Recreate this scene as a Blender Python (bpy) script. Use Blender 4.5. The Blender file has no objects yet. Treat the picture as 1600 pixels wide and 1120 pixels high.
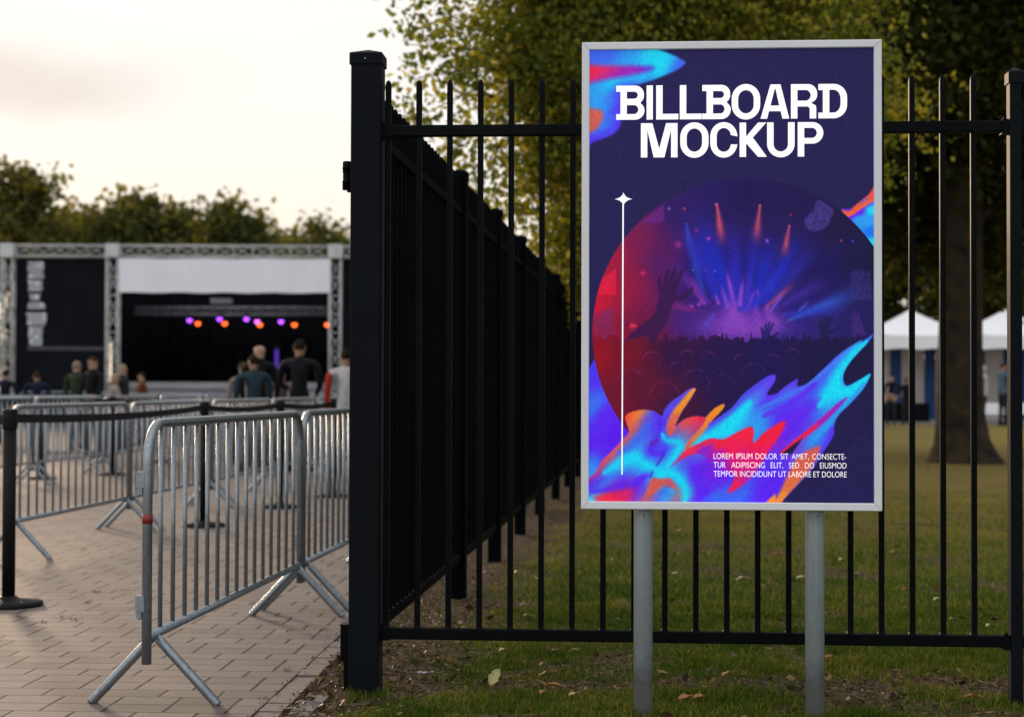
import bpy, bmesh, math, random
import numpy as np
from mathutils import Vector, Matrix

R = math.radians
random.seed(7)
scene = bpy.context.scene
col = scene.collection

# ------------------------------------------------------------------ camera
F = 2600.0            # focal length in photo pixels (1600 wide)
H = 1.22
cam_d = bpy.data.cameras.new("camera")
cam = bpy.data.objects.new("camera", cam_d)
col.objects.link(cam)
PITCH = math.atan(47 / F)
M = Matrix.Rotation(R(90) + PITCH, 3, 'X') @ Matrix.Rotation(R(0.17), 3, 'Z')
cam.matrix_world = Matrix.Translation((0, 0, H)) @ M.to_4x4()
cam_d.sensor_width = 36
cam_d.lens = F / 1600 * 36
cam_d.clip_end = 2000
cam_d.dof.use_dof = True
cam_d.dof.focus_distance = 6.3
cam_d.dof.aperture_fstop = 2.9
cam_d.dof.aperture_blades = 0
scene.camera = cam
CAM = Vector((0, 0, H))


def at(px, py, Y):
    """point of the place seen at photo pixel px,py at depth Y"""
    d = M @ Vector(((px - 800) / F, -(py - 560) / F, -1))
    return CAM + d * (Y / d.y)


def ground(px, py, z=0.0):
    d = M @ Vector(((px - 800) / F, -(py - 560) / F, -1))
    return CAM + d * ((z - H) / d.z)


# ------------------------------------------------------------------ helpers
def tag(o, label=None, cat=None, group=None, kind=None):
    if label: o["label"] = label
    if cat: o["category"] = cat
    if group: o["group"] = group
    if kind: o["kind"] = kind
    return o


def empty(name, loc=(0, 0, 0), rz=0.0):
    o = bpy.data.objects.new(name, None)
    o.empty_display_size = 0.2
    o.location = loc
    o.rotation_euler = (0, 0, rz)
    col.objects.link(o)
    return o


def link(name, me, parent=None):
    o = bpy.data.objects.new(name, me)
    col.objects.link(o)
    if parent is not None:
        o.parent = parent
    return o


def kids(o):
    return [c for c in bpy.data.objects if c.parent == o]


def copy_tree(o, parent=None, skip=()):
    c = o.copy()
    col.objects.link(c)
    c.parent = parent
    for ch in list(o.children):
        if ch.name.split('.')[0] in skip:
            continue
        copy_tree(ch, c, skip)
    return c


class MB:
    def __init__(self):
        self.v = []; self.f = []; self.s = []; self.m = []
        self.mi = 0

    def face(self, idx, smooth=False):
        self.f.append(tuple(idx)); self.s.append(smooth); self.m.append(self.mi)

    def add(self, pts):
        n = len(self.v); self.v.extend([tuple(p) for p in pts]); return n

    def box(self, x0, y0, z0, x1, y1, z1, mat=None):
        p = [Vector((x, y, z)) for z in (z0, z1) for x, y in ((x0, y0), (x1, y0), (x1, y1), (x0, y1))]
        if mat is not None: p = [mat @ q for q in p]
        n = self.add(p)
        for q in ((3, 2, 1, 0), (4, 5, 6, 7), (0, 1, 5, 4), (1, 2, 6, 5), (2, 3, 7, 6), (3, 0, 4, 7)):
            self.face([n + i for i in q])

    def loft(self, rings, smooth=False, caps=True):
        n0 = None; k = len(rings[0])
        for i, r in enumerate(rings):
            n = self.add(r)
            if n0 is not None:
                for j in range(k):
                    self.face((n0 + j, n0 + (j + 1) % k, n + (j + 1) % k, n + j), smooth)
            elif caps:
                self.face([n + j for j in reversed(range(k))])
            n0 = n
        if caps:
            self.face([n0 + j for j in range(k)])

    def prism(self, cx, cy, z0, z1, w, d, ch=0.003, rot=0.0, top=None):
        """square post with chamfered arrises; top=[(dz,scale)...] extra rings"""
        def ring(z, s):
            a, b, c = w / 2, d / 2, ch
            pts = [(a - c, -b), (a, -b + c), (a, b - c), (a - c, b), (-a + c, b), (-a, b - c), (-a, -b + c), (-a + c, -b)]
            co, si = math.cos(rot), math.sin(rot)
            return [(cx + (x * co - y * si) * s, cy + (x * si + y * co) * s, z) for x, y in pts]
        rs = [ring(z0, 1), ring(z1, 1)]
        for dz, s in (top or []):
            rs.append(ring(z1 + dz, s))
        self.loft(rs)

    def tube(self, pts, r, n=10, caps=True, smooth=True):
        pts = [Vector(p) for p in pts]
        rr = r if isinstance(r, (list, tuple)) else [r] * len(pts)
        t0 = (pts[1] - pts[0]).normalized()
        up = Vector((0, 0, 1)) if abs(t0.z) < 0.9 else Vector((1, 0, 0))
        a = t0.cross(up).normalized()
        rings = []
        for i, p in enumerate(pts):
            if i == 0: t = pts[1] - pts[0]
            elif i == len(pts) - 1: t = pts[-1] - pts[-2]
            else: t = (pts[i + 1] - p).normalized() + (p - pts[i - 1]).normalized()
            t.normalize()
            a = (a - t * a.dot(t)).normalized()
            b = t.cross(a)
            rings.append([p + (a * math.cos(2 * math.pi * j / n) + b * math.sin(2 * math.pi * j / n)) * rr[i] for j in range(n)])
        self.loft(rings, smooth, caps)

    def lathe(self, prof, c=(0, 0, 0), n=24, smooth=True):
        rings = [[(c[0] + r * math.cos(2 * math.pi * j / n), c[1] + r * math.sin(2 * math.pi * j / n), c[2] + z) for j in range(n)] for r, z in prof]
        self.loft(rings, smooth)

    def build(self, name, mat, parent=None):
        me = bpy.data.meshes.new(name)
        me.from_pydata(self.v, [], self.f)
        me.polygons.foreach_set("use_smooth", self.s)
        for m in (mat if isinstance(mat, (list, tuple)) else [mat]):
            me.materials.append(m)
        me.polygons.foreach_set("material_index", self.m)
        me.update()
        return link(name, me, parent)


def np_mesh(name, V, Fa, mat, parent=None, attrs=None, smooth=False):
    """V (n,3), Fa (m,k) numpy -> object; attrs {name: (n,) or (n,4)}"""
    me = bpy.data.meshes.new(name)
    nv, nf, k = len(V), len(Fa), Fa.shape[1]
    me.vertices.add(nv); me.loops.add(nf * k); me.polygons.add(nf)
    me.vertices.foreach_set("co", np.ascontiguousarray(V, dtype=np.float32).ravel())
    me.loops.foreach_set("vertex_index", np.ascontiguousarray(Fa, dtype=np.int32).ravel())
    me.polygons.foreach_set("loop_start", np.arange(0, nf * k, k, dtype=np.int32))
    me.polygons.foreach_set("use_smooth", np.full(nf, smooth, dtype=bool))
    me.update(calc_edges=True)
    for an, dat in (attrs or {}).items():
        if dat.ndim == 1:
            a = me.attributes.new(an, 'FLOAT', 'POINT'); a.data.foreach_set("value", dat.astype(np.float32))
        else:
            a = me.attributes.new(an, 'FLOAT_COLOR', 'POINT'); a.data.foreach_set("color", dat.astype(np.float32).ravel())
    me.materials.append(mat)
    return link(name, me, parent)


def vnoise(x, y, seed=0):
    """smooth value noise, numpy arrays -> 0..1"""
    xi, yi = np.floor(x), np.floor(y)
    fx, fy = x - xi, y - yi
    fx, fy = fx * fx * (3 - 2 * fx), fy * fy * (3 - 2 * fy)
    def h(a, b):
        s = np.sin(a * 127.1 + b * 311.7 + seed * 74.7) * 43758.5453
        return s - np.floor(s)
    return (h(xi, yi) * (1 - fx) + h(xi + 1, yi) * fx) * (1 - fy) + (h(xi, yi + 1) * (1 - fx) + h(xi + 1, yi + 1) * fx) * fy


def fbm(x, y, seed=0, o=4):
    t = 0; a = 0.5; n = 0
    for i in range(o):
        t = t + a * vnoise(x * 2 ** i, y * 2 ** i, seed + i); n += a; a *= 0.5
    return t / n


def sst(a, b, x):
    t = np.clip((x - a) / (b - a), 0, 1)
    return t * t * (3 - 2 * t)


# ------------------------------------------------------------------ materials
def new_mat(name):
    m = bpy.data.materials.new(name)
    m.use_nodes = True
    nt = m.node_tree
    nt.nodes.clear()
    out = nt.nodes.new("ShaderNodeOutputMaterial")
    p = nt.nodes.new("ShaderNodeBsdfPrincipled")
    nt.links.new(p.outputs[0], out.inputs[0])
    return m, nt, p, out


def nd(nt, typ, **kw):
    n = nt.nodes.new(typ)
    for k, v in kw.items():
        setattr(n, k, v)
    return n


def mixrgb(nt, fac, a, b, mode='MIX'):
    n = nt.nodes.new("ShaderNodeMix")
    n.data_type = 'RGBA'; n.blend_type = mode
    for s, v in ((n.inputs[0], fac), (n.inputs[6], a), (n.inputs[7], b)):
        if hasattr(v, 'is_output'): nt.links.new(v, s)
        elif isinstance(v, (int, float)): s.default_value = v
        else: s.default_value = (*v, 1) if len(v) == 3 else v
    return n.outputs[2]


def math_n(nt, op, a, b=None, c=None, clamp=False):
    n = nt.nodes.new("ShaderNodeMath"); n.operation = op; n.use_clamp = clamp
    for i, v in enumerate((a, b, c)):
        if v is None: continue
        if hasattr(v, 'is_output'): nt.links.new(v, n.inputs[i])
        else: n.inputs[i].default_value = v
    return n.outputs[0]


def noise(nt, vec, scale, detail=3, rough=0.55, dist=0):
    n = nt.nodes.new("ShaderNodeTexNoise")
    n.inputs['Scale'].default_value = scale
    n.inputs['Detail'].default_value = detail
    n.inputs['Roughness'].default_value = rough
    n.inputs['Distortion'].default_value = dist
    if vec is not None: nt.links.new(vec, n.inputs['Vector'])
    return n.outputs[0]


def ramp(nt, fac, stops, interp='LINEAR'):
    n = nt.nodes.new("ShaderNodeValToRGB")
    n.color_ramp.interpolation = interp
    e = n.color_ramp.elements
    while len(e) < len(stops): e.new(0.5)
    for i, (p, c) in enumerate(stops):
        e[i].position = p
        e[i].color = (*c, 1) if len(c) == 3 else c
    nt.links.new(fac, n.inputs[0])
    return n.outputs[0]


def surf(name, c1, c2=None, rough=0.5, metal=0.0, spec=0.5, scale=8, bump=0.0, bscale=60, coord='Object', rough2=None):
    m, nt, p, out = new_mat(name)
    tc = nd(nt, "ShaderNodeTexCoord").outputs[coord]
    p.inputs['Roughness'].default_value = rough
    p.inputs['Metallic'].default_value = metal
    p.inputs['Specular IOR Level'].default_value = spec
    if c2 is None: c2 = tuple(x * 0.8 for x in c1)
    nz = noise(nt, tc, scale, 5, 0.6)
    f = ramp(nt, nz, [(0.35, (0, 0, 0)), (0.65, (1, 1, 1))])
    nt.links.new(mixrgb(nt, f, c1, c2), p.inputs['Base Color'])
    if rough2 is not None:
        nt.links.new(math_n(nt, 'ADD', math_n(nt, 'MULTIPLY', nz, rough2 - rough), rough), p.inputs['Roughness'])
    if bump:
        b = nd(nt, "ShaderNodeBump")
        b.inputs['Strength'].default_value = bump
        b.inputs['Distance'].default_value = 0.002
        nt.links.new(noise(nt, tc, bscale, 4), b.inputs['Height'])
        nt.links.new(b.outputs[0], p.inputs['Normal'])
    return m


def galv(name, c1, c2, metal=0.75, rough=0.4, streak=0.35):
    """zinc coated steel: spangle, run marks and dull dirt"""
    m, nt, p, out = new_mat(name)
    tc = nd(nt, "ShaderNodeTexCoord").outputs['Object']
    vor = nd(nt, "ShaderNodeTexVoronoi"); vor.inputs['Scale'].default_value = 70
    nt.links.new(tc, vor.inputs['Vector'])
    sp = nd(nt, "ShaderNodeSeparateColor"); nt.links.new(vor.outputs['Color'], sp.inputs[0])
    mp = nd(nt, "ShaderNodeMapping"); mp.inputs['Scale'].default_value = (30, 30, 3)
    nt.links.new(tc, mp.inputs['Vector'])
    n1 = noise(nt, mp.outputs[0], 1.0, 6, 0.65)
    base = mixrgb(nt, math_n(nt, 'MULTIPLY', sp.outputs[0], 0.6), c1, c2)
    dirt = ramp(nt, n1, [(0.5, (0, 0, 0)), (0.75, (1, 1, 1))])
    base = mixrgb(nt, math_n(nt, 'MULTIPLY', dirt, streak), base, tuple(x * 0.35 for x in c1))
    spots = ramp(nt, noise(nt, tc, 55, 3), [(0.72, (0, 0, 0)), (0.76, (1, 1, 1))])
    base = mixrgb(nt, math_n(nt, 'MULTIPLY', spots, 0.7), base, (0.05, 0.045, 0.04))
    nt.links.new(base, p.inputs['Base Color'])
    p.inputs['Metallic'].default_value = metal
    nt.links.new(math_n(nt, 'ADD', math_n(nt, 'MULTIPLY', n1, 0.12), rough - 0.06), p.inputs['Roughness'])
    b = nd(nt, "ShaderNodeBump"); b.inputs['Strength'].default_value = 0.05; b.inputs['Distance'].default_value = 0.001
    nt.links.new(noise(nt, tc, 120, 3), b.inputs['Height'])
    nt.links.new(b.outputs[0], p.inputs['Normal'])
    return m


def emit_mat(name, colr, strength):
    m, nt, p, out = new_mat(name)
    p.inputs['Base Color'].default_value = (*[min(1, c) * 0.4 for c in colr], 1)
    p.inputs['Emission Color'].default_value = (*colr, 1)
    p.inputs['Emission Strength'].default_value = strength
    return m


def leaf_mat(name, dark, mid, lite, trans=0.45, scale=0.7):
    m, nt, p, out = new_mat(name)
    nt.nodes.remove(p)
    a = nd(nt, "ShaderNodeAttribute", attribute_name="tint")
    tc = nd(nt, "ShaderNodeTexCoord").outputs['Object']
    n = noise(nt, tc, scale, 3)
    f = math_n(nt, 'ADD', math_n(nt, 'MULTIPLY', a.outputs['Fac'], 0.65), math_n(nt, 'MULTIPLY', n, 0.35))
    c = ramp(nt, f, [(0.15, dark), (0.5, mid), (0.85, lite)])
    d = nd(nt, "ShaderNodeBsdfPrincipled"); d.inputs['Roughness'].default_value = 0.5
    d.inputs['Specular IOR Level'].default_value = 0.12
    t = nd(nt, "ShaderNodeBsdfTranslucent")
    nt.links.new(c, d.inputs['Base Color'])
    nt.links.new(mixrgb(nt, 1.0, c, (1.75, 1.6, 0.5), 'MULTIPLY'), t.inputs['Color'])
    mx = nd(nt, "ShaderNodeMixShader"); mx.inputs[0].default_value = trans
    nt.links.new(d.outputs[0], mx.inputs[1]); nt.links.new(t.outputs[0], mx.inputs[2])
    nt.links.new(mx.outputs[0], out.inputs[0])
    return m


BLACK = surf("black_powder_coat", (0.0034, 0.0042, 0.0056), (0.0024, 0.0028, 0.0036), rough=0.38, spec=0.055, scale=5, bump=0.12, bscale=220, rough2=0.55)
BLACK_SHADED = surf("black_coat_shaded", (0.0030, 0.0036, 0.0046), (0.0022, 0.0026, 0.0032), rough=0.7, spec=0.02, scale=5, bump=0.12, bscale=220)  # the fence's black coat again, darker and duller, with shade put into it
BLACK_POST = surf("black_post_coat", (0.0056, 0.0076, 0.0112), (0.0042, 0.0054, 0.0076), rough=0.5, spec=0.065, scale=4, bump=0.1, bscale=200, rough2=0.6)
GALV = galv("galvanised_tube", (0.25, 0.285, 0.31), (0.38, 0.42, 0.45), metal=0.75, rough=0.40)
GALV_FAR = galv("weathered_tube", (0.24, 0.27, 0.30), (0.36, 0.39, 0.42), metal=0.7, rough=0.42)
SIGN_POST = galv("grey_sign_post", (0.42, 0.46, 0.49), (0.50, 0.54, 0.565), metal=0.22, rough=0.45, streak=0.3)
FRAME = surf("satin_aluminium", (0.84, 0.84, 0.86), (0.79, 0.79, 0.82), rough=0.42, metal=0.0, spec=0.5, scale=2, bump=0.03, bscale=300)
_nt = SIGN_POST.node_tree
_p = [n for n in _nt.nodes if n.type == 'BSDF_PRINCIPLED'][0]
_old = _p.inputs['Base Color'].links[0].from_socket
_tc = nd(_nt, "ShaderNodeTexCoord").outputs['Object']
_sp = nd(_nt, "ShaderNodeSeparateXYZ"); _nt.links.new(_tc, _sp.inputs[0])
_h = math_n(_nt, 'ADD', _sp.outputs['Z'], math_n(_nt, 'MULTIPLY', noise(_nt, _tc, 22, 5, .7), -0.22))
_m = ramp(_nt, _h, [(0.0, (1, 1, 1)), (0.12, (0, 0, 0))])
_nt.links.new(mixrgb(_nt, math_n(_nt, 'MULTIPLY', _m, 0.6), _old, (0.14, 0.115, 0.085)), _p.inputs['Base Color'])
BACKING = surf("grey_backing_sheet", (0.3, 0.3, 0.32), rough=0.6)
RED_TAPE = surf("red_tape", (0.30, 0.02, 0.015), (0.22, 0.015, 0.012), rough=0.45, scale=60)
RUBBER = surf("black_rubber", (0.006, 0.006, 0.0065), (0.010, 0.0095, 0.0095), rough=0.6, spec=0.18, scale=20)
BELT = surf("black_webbing", (0.008, 0.008, 0.010), (0.014, 0.014, 0.016), rough=0.8, spec=0.2, scale=90)
STAGE_BLACK = surf("stage_black_cloth", (0.004, 0.0045, 0.006), (0.007, 0.0075, 0.010), rough=0.9, spec=0.05, scale=1.5)
PANEL_BLACK = surf("black_mesh_scrim", (0.0055, 0.0068, 0.010), (0.008, 0.0095, 0.013), rough=0.85, spec=0.08, scale=1.0)
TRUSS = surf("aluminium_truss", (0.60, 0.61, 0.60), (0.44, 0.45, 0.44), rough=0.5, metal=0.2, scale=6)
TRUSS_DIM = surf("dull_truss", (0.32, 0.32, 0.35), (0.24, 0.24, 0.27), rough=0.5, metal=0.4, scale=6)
BANNER = surf("white_banner_cloth", (0.88, 0.87, 0.91), (0.84, 0.83, 0.87), rough=0.8, spec=0.2, scale=0.8)
WHITE_PAINT = surf("white_lettering", (0.82, 0.84, 0.88), (0.72, 0.75, 0.8), rough=0.7, scale=1.5)
DECK = surf("stage_deck_grey", (0.30, 0.31, 0.33), (0.22, 0.23, 0.25), rough=0.6, scale=1)
TENT = surf("white_tent_canvas", (0.88, 0.88, 0.91), (0.84, 0.84, 0.87), rough=0.7, spec=0.25, scale=1.2)
TENT_BLUE = surf("blue_canvas", (0.015, 0.06, 0.22), (0.010, 0.045, 0.17), rough=0.75, scale=1.5)
TENT_WALL = surf("cream_tent_wall", (0.55, 0.50, 0.46), (0.45, 0.41, 0.38), rough=0.75, scale=1.0)
BARK = surf("bark", (0.055, 0.037, 0.023), (0.016, 0.012, 0.008), rough=0.9, spec=0.15, scale=3.0, bump=0.8, bscale=9)
SKIN = surf("skin", (0.42, 0.24, 0.16), (0.36, 0.2, 0.13), rough=0.55, scale=12)


SEAM = surf("dark_seam", (0.05, 0.055, 0.06), rough=0.6)
SEAM_L = surf("seam_grey", (0.16, 0.18, 0.20), rough=0.6)  # mid grey of the thin weld line
# ---- poster print: artwork colours come from the mesh, with an added glow that brightens the print
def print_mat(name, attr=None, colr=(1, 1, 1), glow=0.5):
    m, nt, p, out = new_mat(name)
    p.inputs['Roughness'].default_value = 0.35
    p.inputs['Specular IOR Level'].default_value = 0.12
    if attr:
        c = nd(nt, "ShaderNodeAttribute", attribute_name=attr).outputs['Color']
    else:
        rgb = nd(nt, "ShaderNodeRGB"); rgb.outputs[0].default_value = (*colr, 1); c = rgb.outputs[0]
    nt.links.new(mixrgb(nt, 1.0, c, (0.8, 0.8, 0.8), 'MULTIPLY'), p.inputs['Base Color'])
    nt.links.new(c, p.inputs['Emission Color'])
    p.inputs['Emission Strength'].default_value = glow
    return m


# ------------------------------------------------------------------ sky and sun
SUN_EL, SUN_AZ = R(9), R(-24)          # azimuth from +Y, negative = towards -X
w = bpy.data.worlds.new("World")
scene.world = w
w.use_nodes = True
nt = w.node_tree
nt.nodes.clear()
wo = nd(nt, "ShaderNodeOutputWorld")
bg = nd(nt, "ShaderNodeBackground")
bg.inputs['Strength'].default_value = 0.1
sky = nd(nt, "ShaderNodeTexSky", sky_type='NISHITA', sun_disc=False)
sky.sun_elevation = SUN_EL
sky.sun_rotation = SUN_AZ
sky.air_density = 1.0; sky.dust_density = 2.5; sky.ozone_density = 1.0
tc = nd(nt, "ShaderNodeTexCoord").outputs['Generated']
sep = nd(nt, "ShaderNodeSeparateXYZ"); nt.links.new(tc, sep.inputs[0])
# thin bright overcast veil, raised behind the camera to light surfaces facing it
dotn = nd(nt, "ShaderNodeVectorMath", operation='DOT_PRODUCT')
nt.links.new(tc, dotn.inputs[0]); dotn.inputs[1].default_value = (math.sin(R(-30)), math.cos(R(-30)), 0.1)
toward = math_n(nt, 'ADD', math_n(nt, 'MULTIPLY', dotn.outputs['Value'], 0.5), 0.5)
veil = ramp(nt, toward, [(0.0, (12.2, 12.8, 13.6)), (0.5, (11.4, 11.6, 11.9)), (0.8, (10.1, 10.0, 9.75)), (1.0, (10.3, 10.05, 9.7))])
low = ramp(nt, sep.outputs['Z'], [(0.04, (1, 1, 1)), (0.17, (0, 0, 0))])
veil = mixrgb(nt, math_n(nt, 'MULTIPLY', low, math_n(nt, 'POWER', toward, 3.0)), veil, (10.6, 8.8, 7.0))
mp = nd(nt, "ShaderNodeMapping"); mp.inputs['Scale'].default_value = (1.6, 1.6, 7.0); mp.inputs['Rotation'].default_value = (0.12, 0.05, 0.0)
nt.links.new(tc, mp.inputs['Vector'])
cl = ramp(nt, noise(nt, mp.outputs[0], 2.2, 5, 0.5, 0.4), [(0.45, (0, 0, 0)), (0.68, (1, 1, 1))])
shade_r = ramp(nt, sep.outputs['X'], [(0.05, (1, 1, 1)), (0.9, (0.42, 0.44, 0.48))])
veil = mixrgb(nt, 1.0, veil, shade_r, 'MULTIPLY')
hi = ramp(nt, sep.outputs['Z'], [(0.13, (0, 0, 0)), (0.2, (1, 1, 1))])
clf = math_n(nt, 'MULTIPLY', math_n(nt, 'MULTIPLY', cl, hi), 0.55)
veil = mixrgb(nt, clf, veil, (9.2, 8.7, 8.4))
# one broad soft mauve bank high in the sky over the stage
bank_d = (M @ Vector(((130 - 800) / F, -(75 - 560) / F, -1))).normalized()
sub = nd(nt, "ShaderNodeVectorMath", operation='SUBTRACT'); nt.links.new(tc, sub.inputs[0]); sub.inputs[1].default_value = bank_d
wn = nd(nt, "ShaderNodeTexNoise"); wn.inputs['Scale'].default_value = 9; wn.inputs['Detail'].default_value = 4
nt.links.new(tc, wn.inputs['Vector'])
wsub = nd(nt, "ShaderNodeVectorMath", operation='MULTIPLY_ADD')
nt.links.new(wn.outputs['Color'], wsub.inputs[0]); wsub.inputs[1].default_value = (0.10, 0.10, 0.055); nt.links.new(sub.outputs[0], wsub.inputs[2])
scl = nd(nt, "ShaderNodeVectorMath", operation='MULTIPLY'); nt.links.new(wsub.outputs[0], scl.inputs[0]); scl.inputs[1].default_value = (6.5, 6.5, 30)
ln = nd(nt, "ShaderNodeVectorMath", operation='LENGTH'); nt.links.new(scl.outputs[0], ln.inputs[0])
bank = ramp(nt, ln.outputs['Value'], [(0.2, (1, 1, 1)), (1.0, (0, 0, 0))], 'EASE')
veil = mixrgb(nt, math_n(nt, 'MULTIPLY', bank, 0.85), veil, (7.5, 6.95, 6.7))
nt.links.new(mixrgb(nt, 0.97, sky.outputs[0], veil), bg.inputs['Color'])
nt.links.new(bg.outputs[0], wo.inputs[0])

sl = bpy.data.lights.new("sun", 'SUN')
sl.energy = 3.4
sl.angle = R(8)
sl.color = (1.0, 0.74, 0.50)
so = bpy.data.objects.new("sun", sl)
col.objects.link(so)
sd = Vector((math.sin(SUN_AZ) * math.cos(SUN_EL), math.cos(SUN_AZ) * math.cos(SUN_EL), math.sin(SUN_EL)))
so.rotation_euler = sd.to_track_quat('Z', 'Y').to_euler()
so.location = sd * 60

# ------------------------------------------------------------------ layout lines
P0 = ground(571, 1078)                      # corner post of the fence
P0.z = 0
P1 = Vector((1.985, 6.57, 0))               # next post of the front bay
FD = (P1 - P0).normalized()                 # front fence direction
SD = Vector((0.0915, 1, 0)).normalized()    # side fence direction
FA = math.atan2(FD.y, FD.x)


def side_x(y):
    return P0.x + 0.0915 * (y - P0.y)


def edge_x(y):                              # inner line of the paving edge
    return -0.969 + 0.0595 * (y - 6.22)


# ------------------------------------------------------------------ ground
def bare_fn(x, y):
    """0 grass .. 1 bare earth"""
    d = x - side_x(y)
    n = fbm(x * 2.3, y * 2.3, 3)
    n2 = fbm(x * 7, y * 7, 11)
    strip = sst(0.66, 0.04, d + (n - 0.5) * 0.9) * sst(5.9, 6.9, y + (n2 - 0.5) * 0.8)
    verge = sst(0.22, -0.05, d + (n2 - 0.5) * 0.25)
    band = np.exp(-((y - 6.98 + (n - 0.5) * 0.7 - 0.05 * (x - 1)) / 0.22) ** 2) * sst(0.30, 0.52, n2 * 0.6 + n * 0.4) * 1.15
    front = np.exp(-((y - 6.33) / 0.16) ** 2) * sst(0.47, 0.60, n) * 0.8
    patch = sst(0.60, 0.74, n) * 0.75
    spots = sst(0.62, 0.74, n2) * 0.45
    return np.clip(np.maximum.reduce([strip, verge, band, front, patch, spots]), 0, 1)


def soil_z(x, y):
    near = sst(30, 14, np.hypot(x - 1, y - 8))
    return (fbm(x * 3.1, y * 3.1, 21) - 0.5) * 0.030 * near + (fbm(x * 16, y * 16, 31, 3) - 0.5) * 0.032 * near - 0.008


gx = np.unique(np.concatenate([np.arange(-1.2, 3.4, 0.028), np.linspace(-400, -1.2, 40)[:-1], 3.4 + np.geomspace(0.05, 400, 50)]))
gy = np.unique(np.concatenate([np.arange(5.6, 9.6, 0.028), np.arange(9.6, 18, 0.08), 18 + np.geomspace(0.1, 700, 60), np.linspace(-200, 5.6, 25)[:-1]]))
GX, GY = np.meshgrid(gx, gy, indexing='ij')
bx, by = GX.ravel(), GY.ravel()
zz = soil_z(bx, by)
onpave = bx < edge_x(by) + 0.12
zz = np.where(onpave, -0.03, zz)
nx, ny = len(gx), len(gy)
idx = np.arange(nx * ny).reshape(nx, ny)
quads = np.stack([idx[:-1, :-1], idx[1:, :-1], idx[1:, 1:], idx[:-1, 1:]], -1).reshape(-1, 4)

m, nt, p, out = new_mat("lawn_and_earth")
tc = nd(nt, "ShaderNodeTexCoord").outputs['Object']
ba = nd(nt, "ShaderNodeAttribute", attribute_name="bare").outputs['Fac']
n1 = noise(nt, tc, 0.45, 4); n2 = noise(nt, tc, 3.5, 5, 0.6); n3 = noise(nt, tc, 38, 5, 0.7)
grassc = ramp(nt, math_n(nt, 'ADD', math_n(nt, 'MULTIPLY', n1, 0.55), math_n(nt, 'MULTIPLY', n2, 0.45)),
              [(0.32, (0.022, 0.046, 0.006)), (0.5, (0.048, 0.070, 0.010)), (0.68, (0.105, 0.088, 0.022))])
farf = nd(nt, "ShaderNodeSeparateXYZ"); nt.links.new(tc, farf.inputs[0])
dry = ramp(nt, math_n(nt, 'DIVIDE', farf.outputs['Y'], 40.0), [(0.24, (0, 0, 0)), (0.44, (1, 1, 1))])  # far lawn mask, for the dry olive and the sunlight painted into it
grassc = mixrgb(nt, math_n(nt, 'MULTIPLY', dry, 0.75), grassc, (0.24, 0.18, 0.060))  # far lawn goes dry olive, with warm sunlight painted into that colour
soil = ramp(nt, n3, [(0.34, (0.014, 0.010, 0.007)), (0.52, (0.080, 0.056, 0.036)), (0.70, (0.26, 0.185, 0.12))])
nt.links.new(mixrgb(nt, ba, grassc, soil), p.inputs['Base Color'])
p.inputs['Roughness'].default_value = 0.95
p.inputs['Specular IOR Level'].default_value = 0.02
b = nd(nt, "ShaderNodeBump"); b.inputs['Strength'].default_value = 0.7; b.inputs['Distance'].default_value = 0.02
nt.links.new(noise(nt, tc, 26, 6, 0.7), b.inputs['Height']); nt.links.new(b.outputs[0], p.inputs['Normal'])
g = np_mesh("ground", np.stack([bx, by, zz], -1), quads, m, None, {"bare": bare_fn(bx, by)}, smooth=True)
tag(g, "wide park ground of worn lawn and bare earth", kind="structure")

# paving
m, nt, p, out = new_mat("block_paving")
tc = nd(nt, "ShaderNodeTexCoord").outputs['Object']
mp = nd(nt, "ShaderNodeMapping"); mp.inputs['Rotation'].default_value = (0, 0, 0.055)
nt.links.new(tc, mp.inputs['Vector'])
wob = nd(nt, "ShaderNodeTexNoise"); wob.inputs['Scale'].default_value = 5; nt.links.new(tc, wob.inputs['Vector'])
wv = nd(nt, "ShaderNodeVectorMath", operation='MULTIPLY_ADD'); nt.links.new(wob.outputs['Color'], wv.inputs[0]); wv.inputs[1].default_value = (0.012, 0.012, 0)
nt.links.new(mp.outputs[0], wv.inputs[2])


sq = nd(nt, "ShaderNodeVectorMath", operation='MULTIPLY'); nt.links.new(wv.outputs[0], sq.inputs[0]); sq.inputs[1].default_value = (1, 2.0, 1)


def bricks(msize, smooth):
    br = nd(nt, "ShaderNodeTexBrick")
    br.offset = 0.42; br.squash = 1.0; br.offset_frequency = 3
    nt.links.new(sq.outputs[0], br.inputs['Vector'])
    br.inputs['Scale'].default_value = 1
    br.inputs['Mortar Size'].default_value = msize
    br.inputs['Mortar Smooth'].default_value = smooth
    br.inputs['Brick Width'].default_value = 0.235
    br.inputs['Row Height'].default_value = 0.155 * 2.0
    return br


br = bricks(0.0095, 0.12)
br.inputs['Color1'].default_value = (0.0, 0, 0, 1); br.inputs['Color2'].default_value = (1, 1, 1, 1); br.inputs['Mortar'].default_value = (0.5, 0.5, 0.5, 1)
n1 = noise(nt, tc, 1.1, 4); n2 = noise(nt, tc, 22, 5, 0.7); n3 = noise(nt, tc, 3.2, 5, 0.6)
basec = mixrgb(nt, br.outputs['Color'], (0.118, 0.093, 0.083), (0.212, 0.172, 0.156))
basec = mixrgb(nt, ramp(nt, n1, [(0.35, (0, 0, 0)), (0.7, (1, 1, 1))]), basec, (0.200, 0.162, 0.146))
basec = mixrgb(nt, math_n(nt, 'MULTIPLY', ramp(nt, n2, [(0.42, (0, 0, 0)), (0.7, (1, 1, 1))]), 0.55), basec, (0.112, 0.093, 0.084))
stain = ramp(nt, n3, [(0.60, (0, 0, 0)), (0.78, (1, 1, 1))])
basec = mixrgb(nt, math_n(nt, 'MULTIPLY', stain, 0.35), basec, (0.13, 0.10, 0.085))
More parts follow.
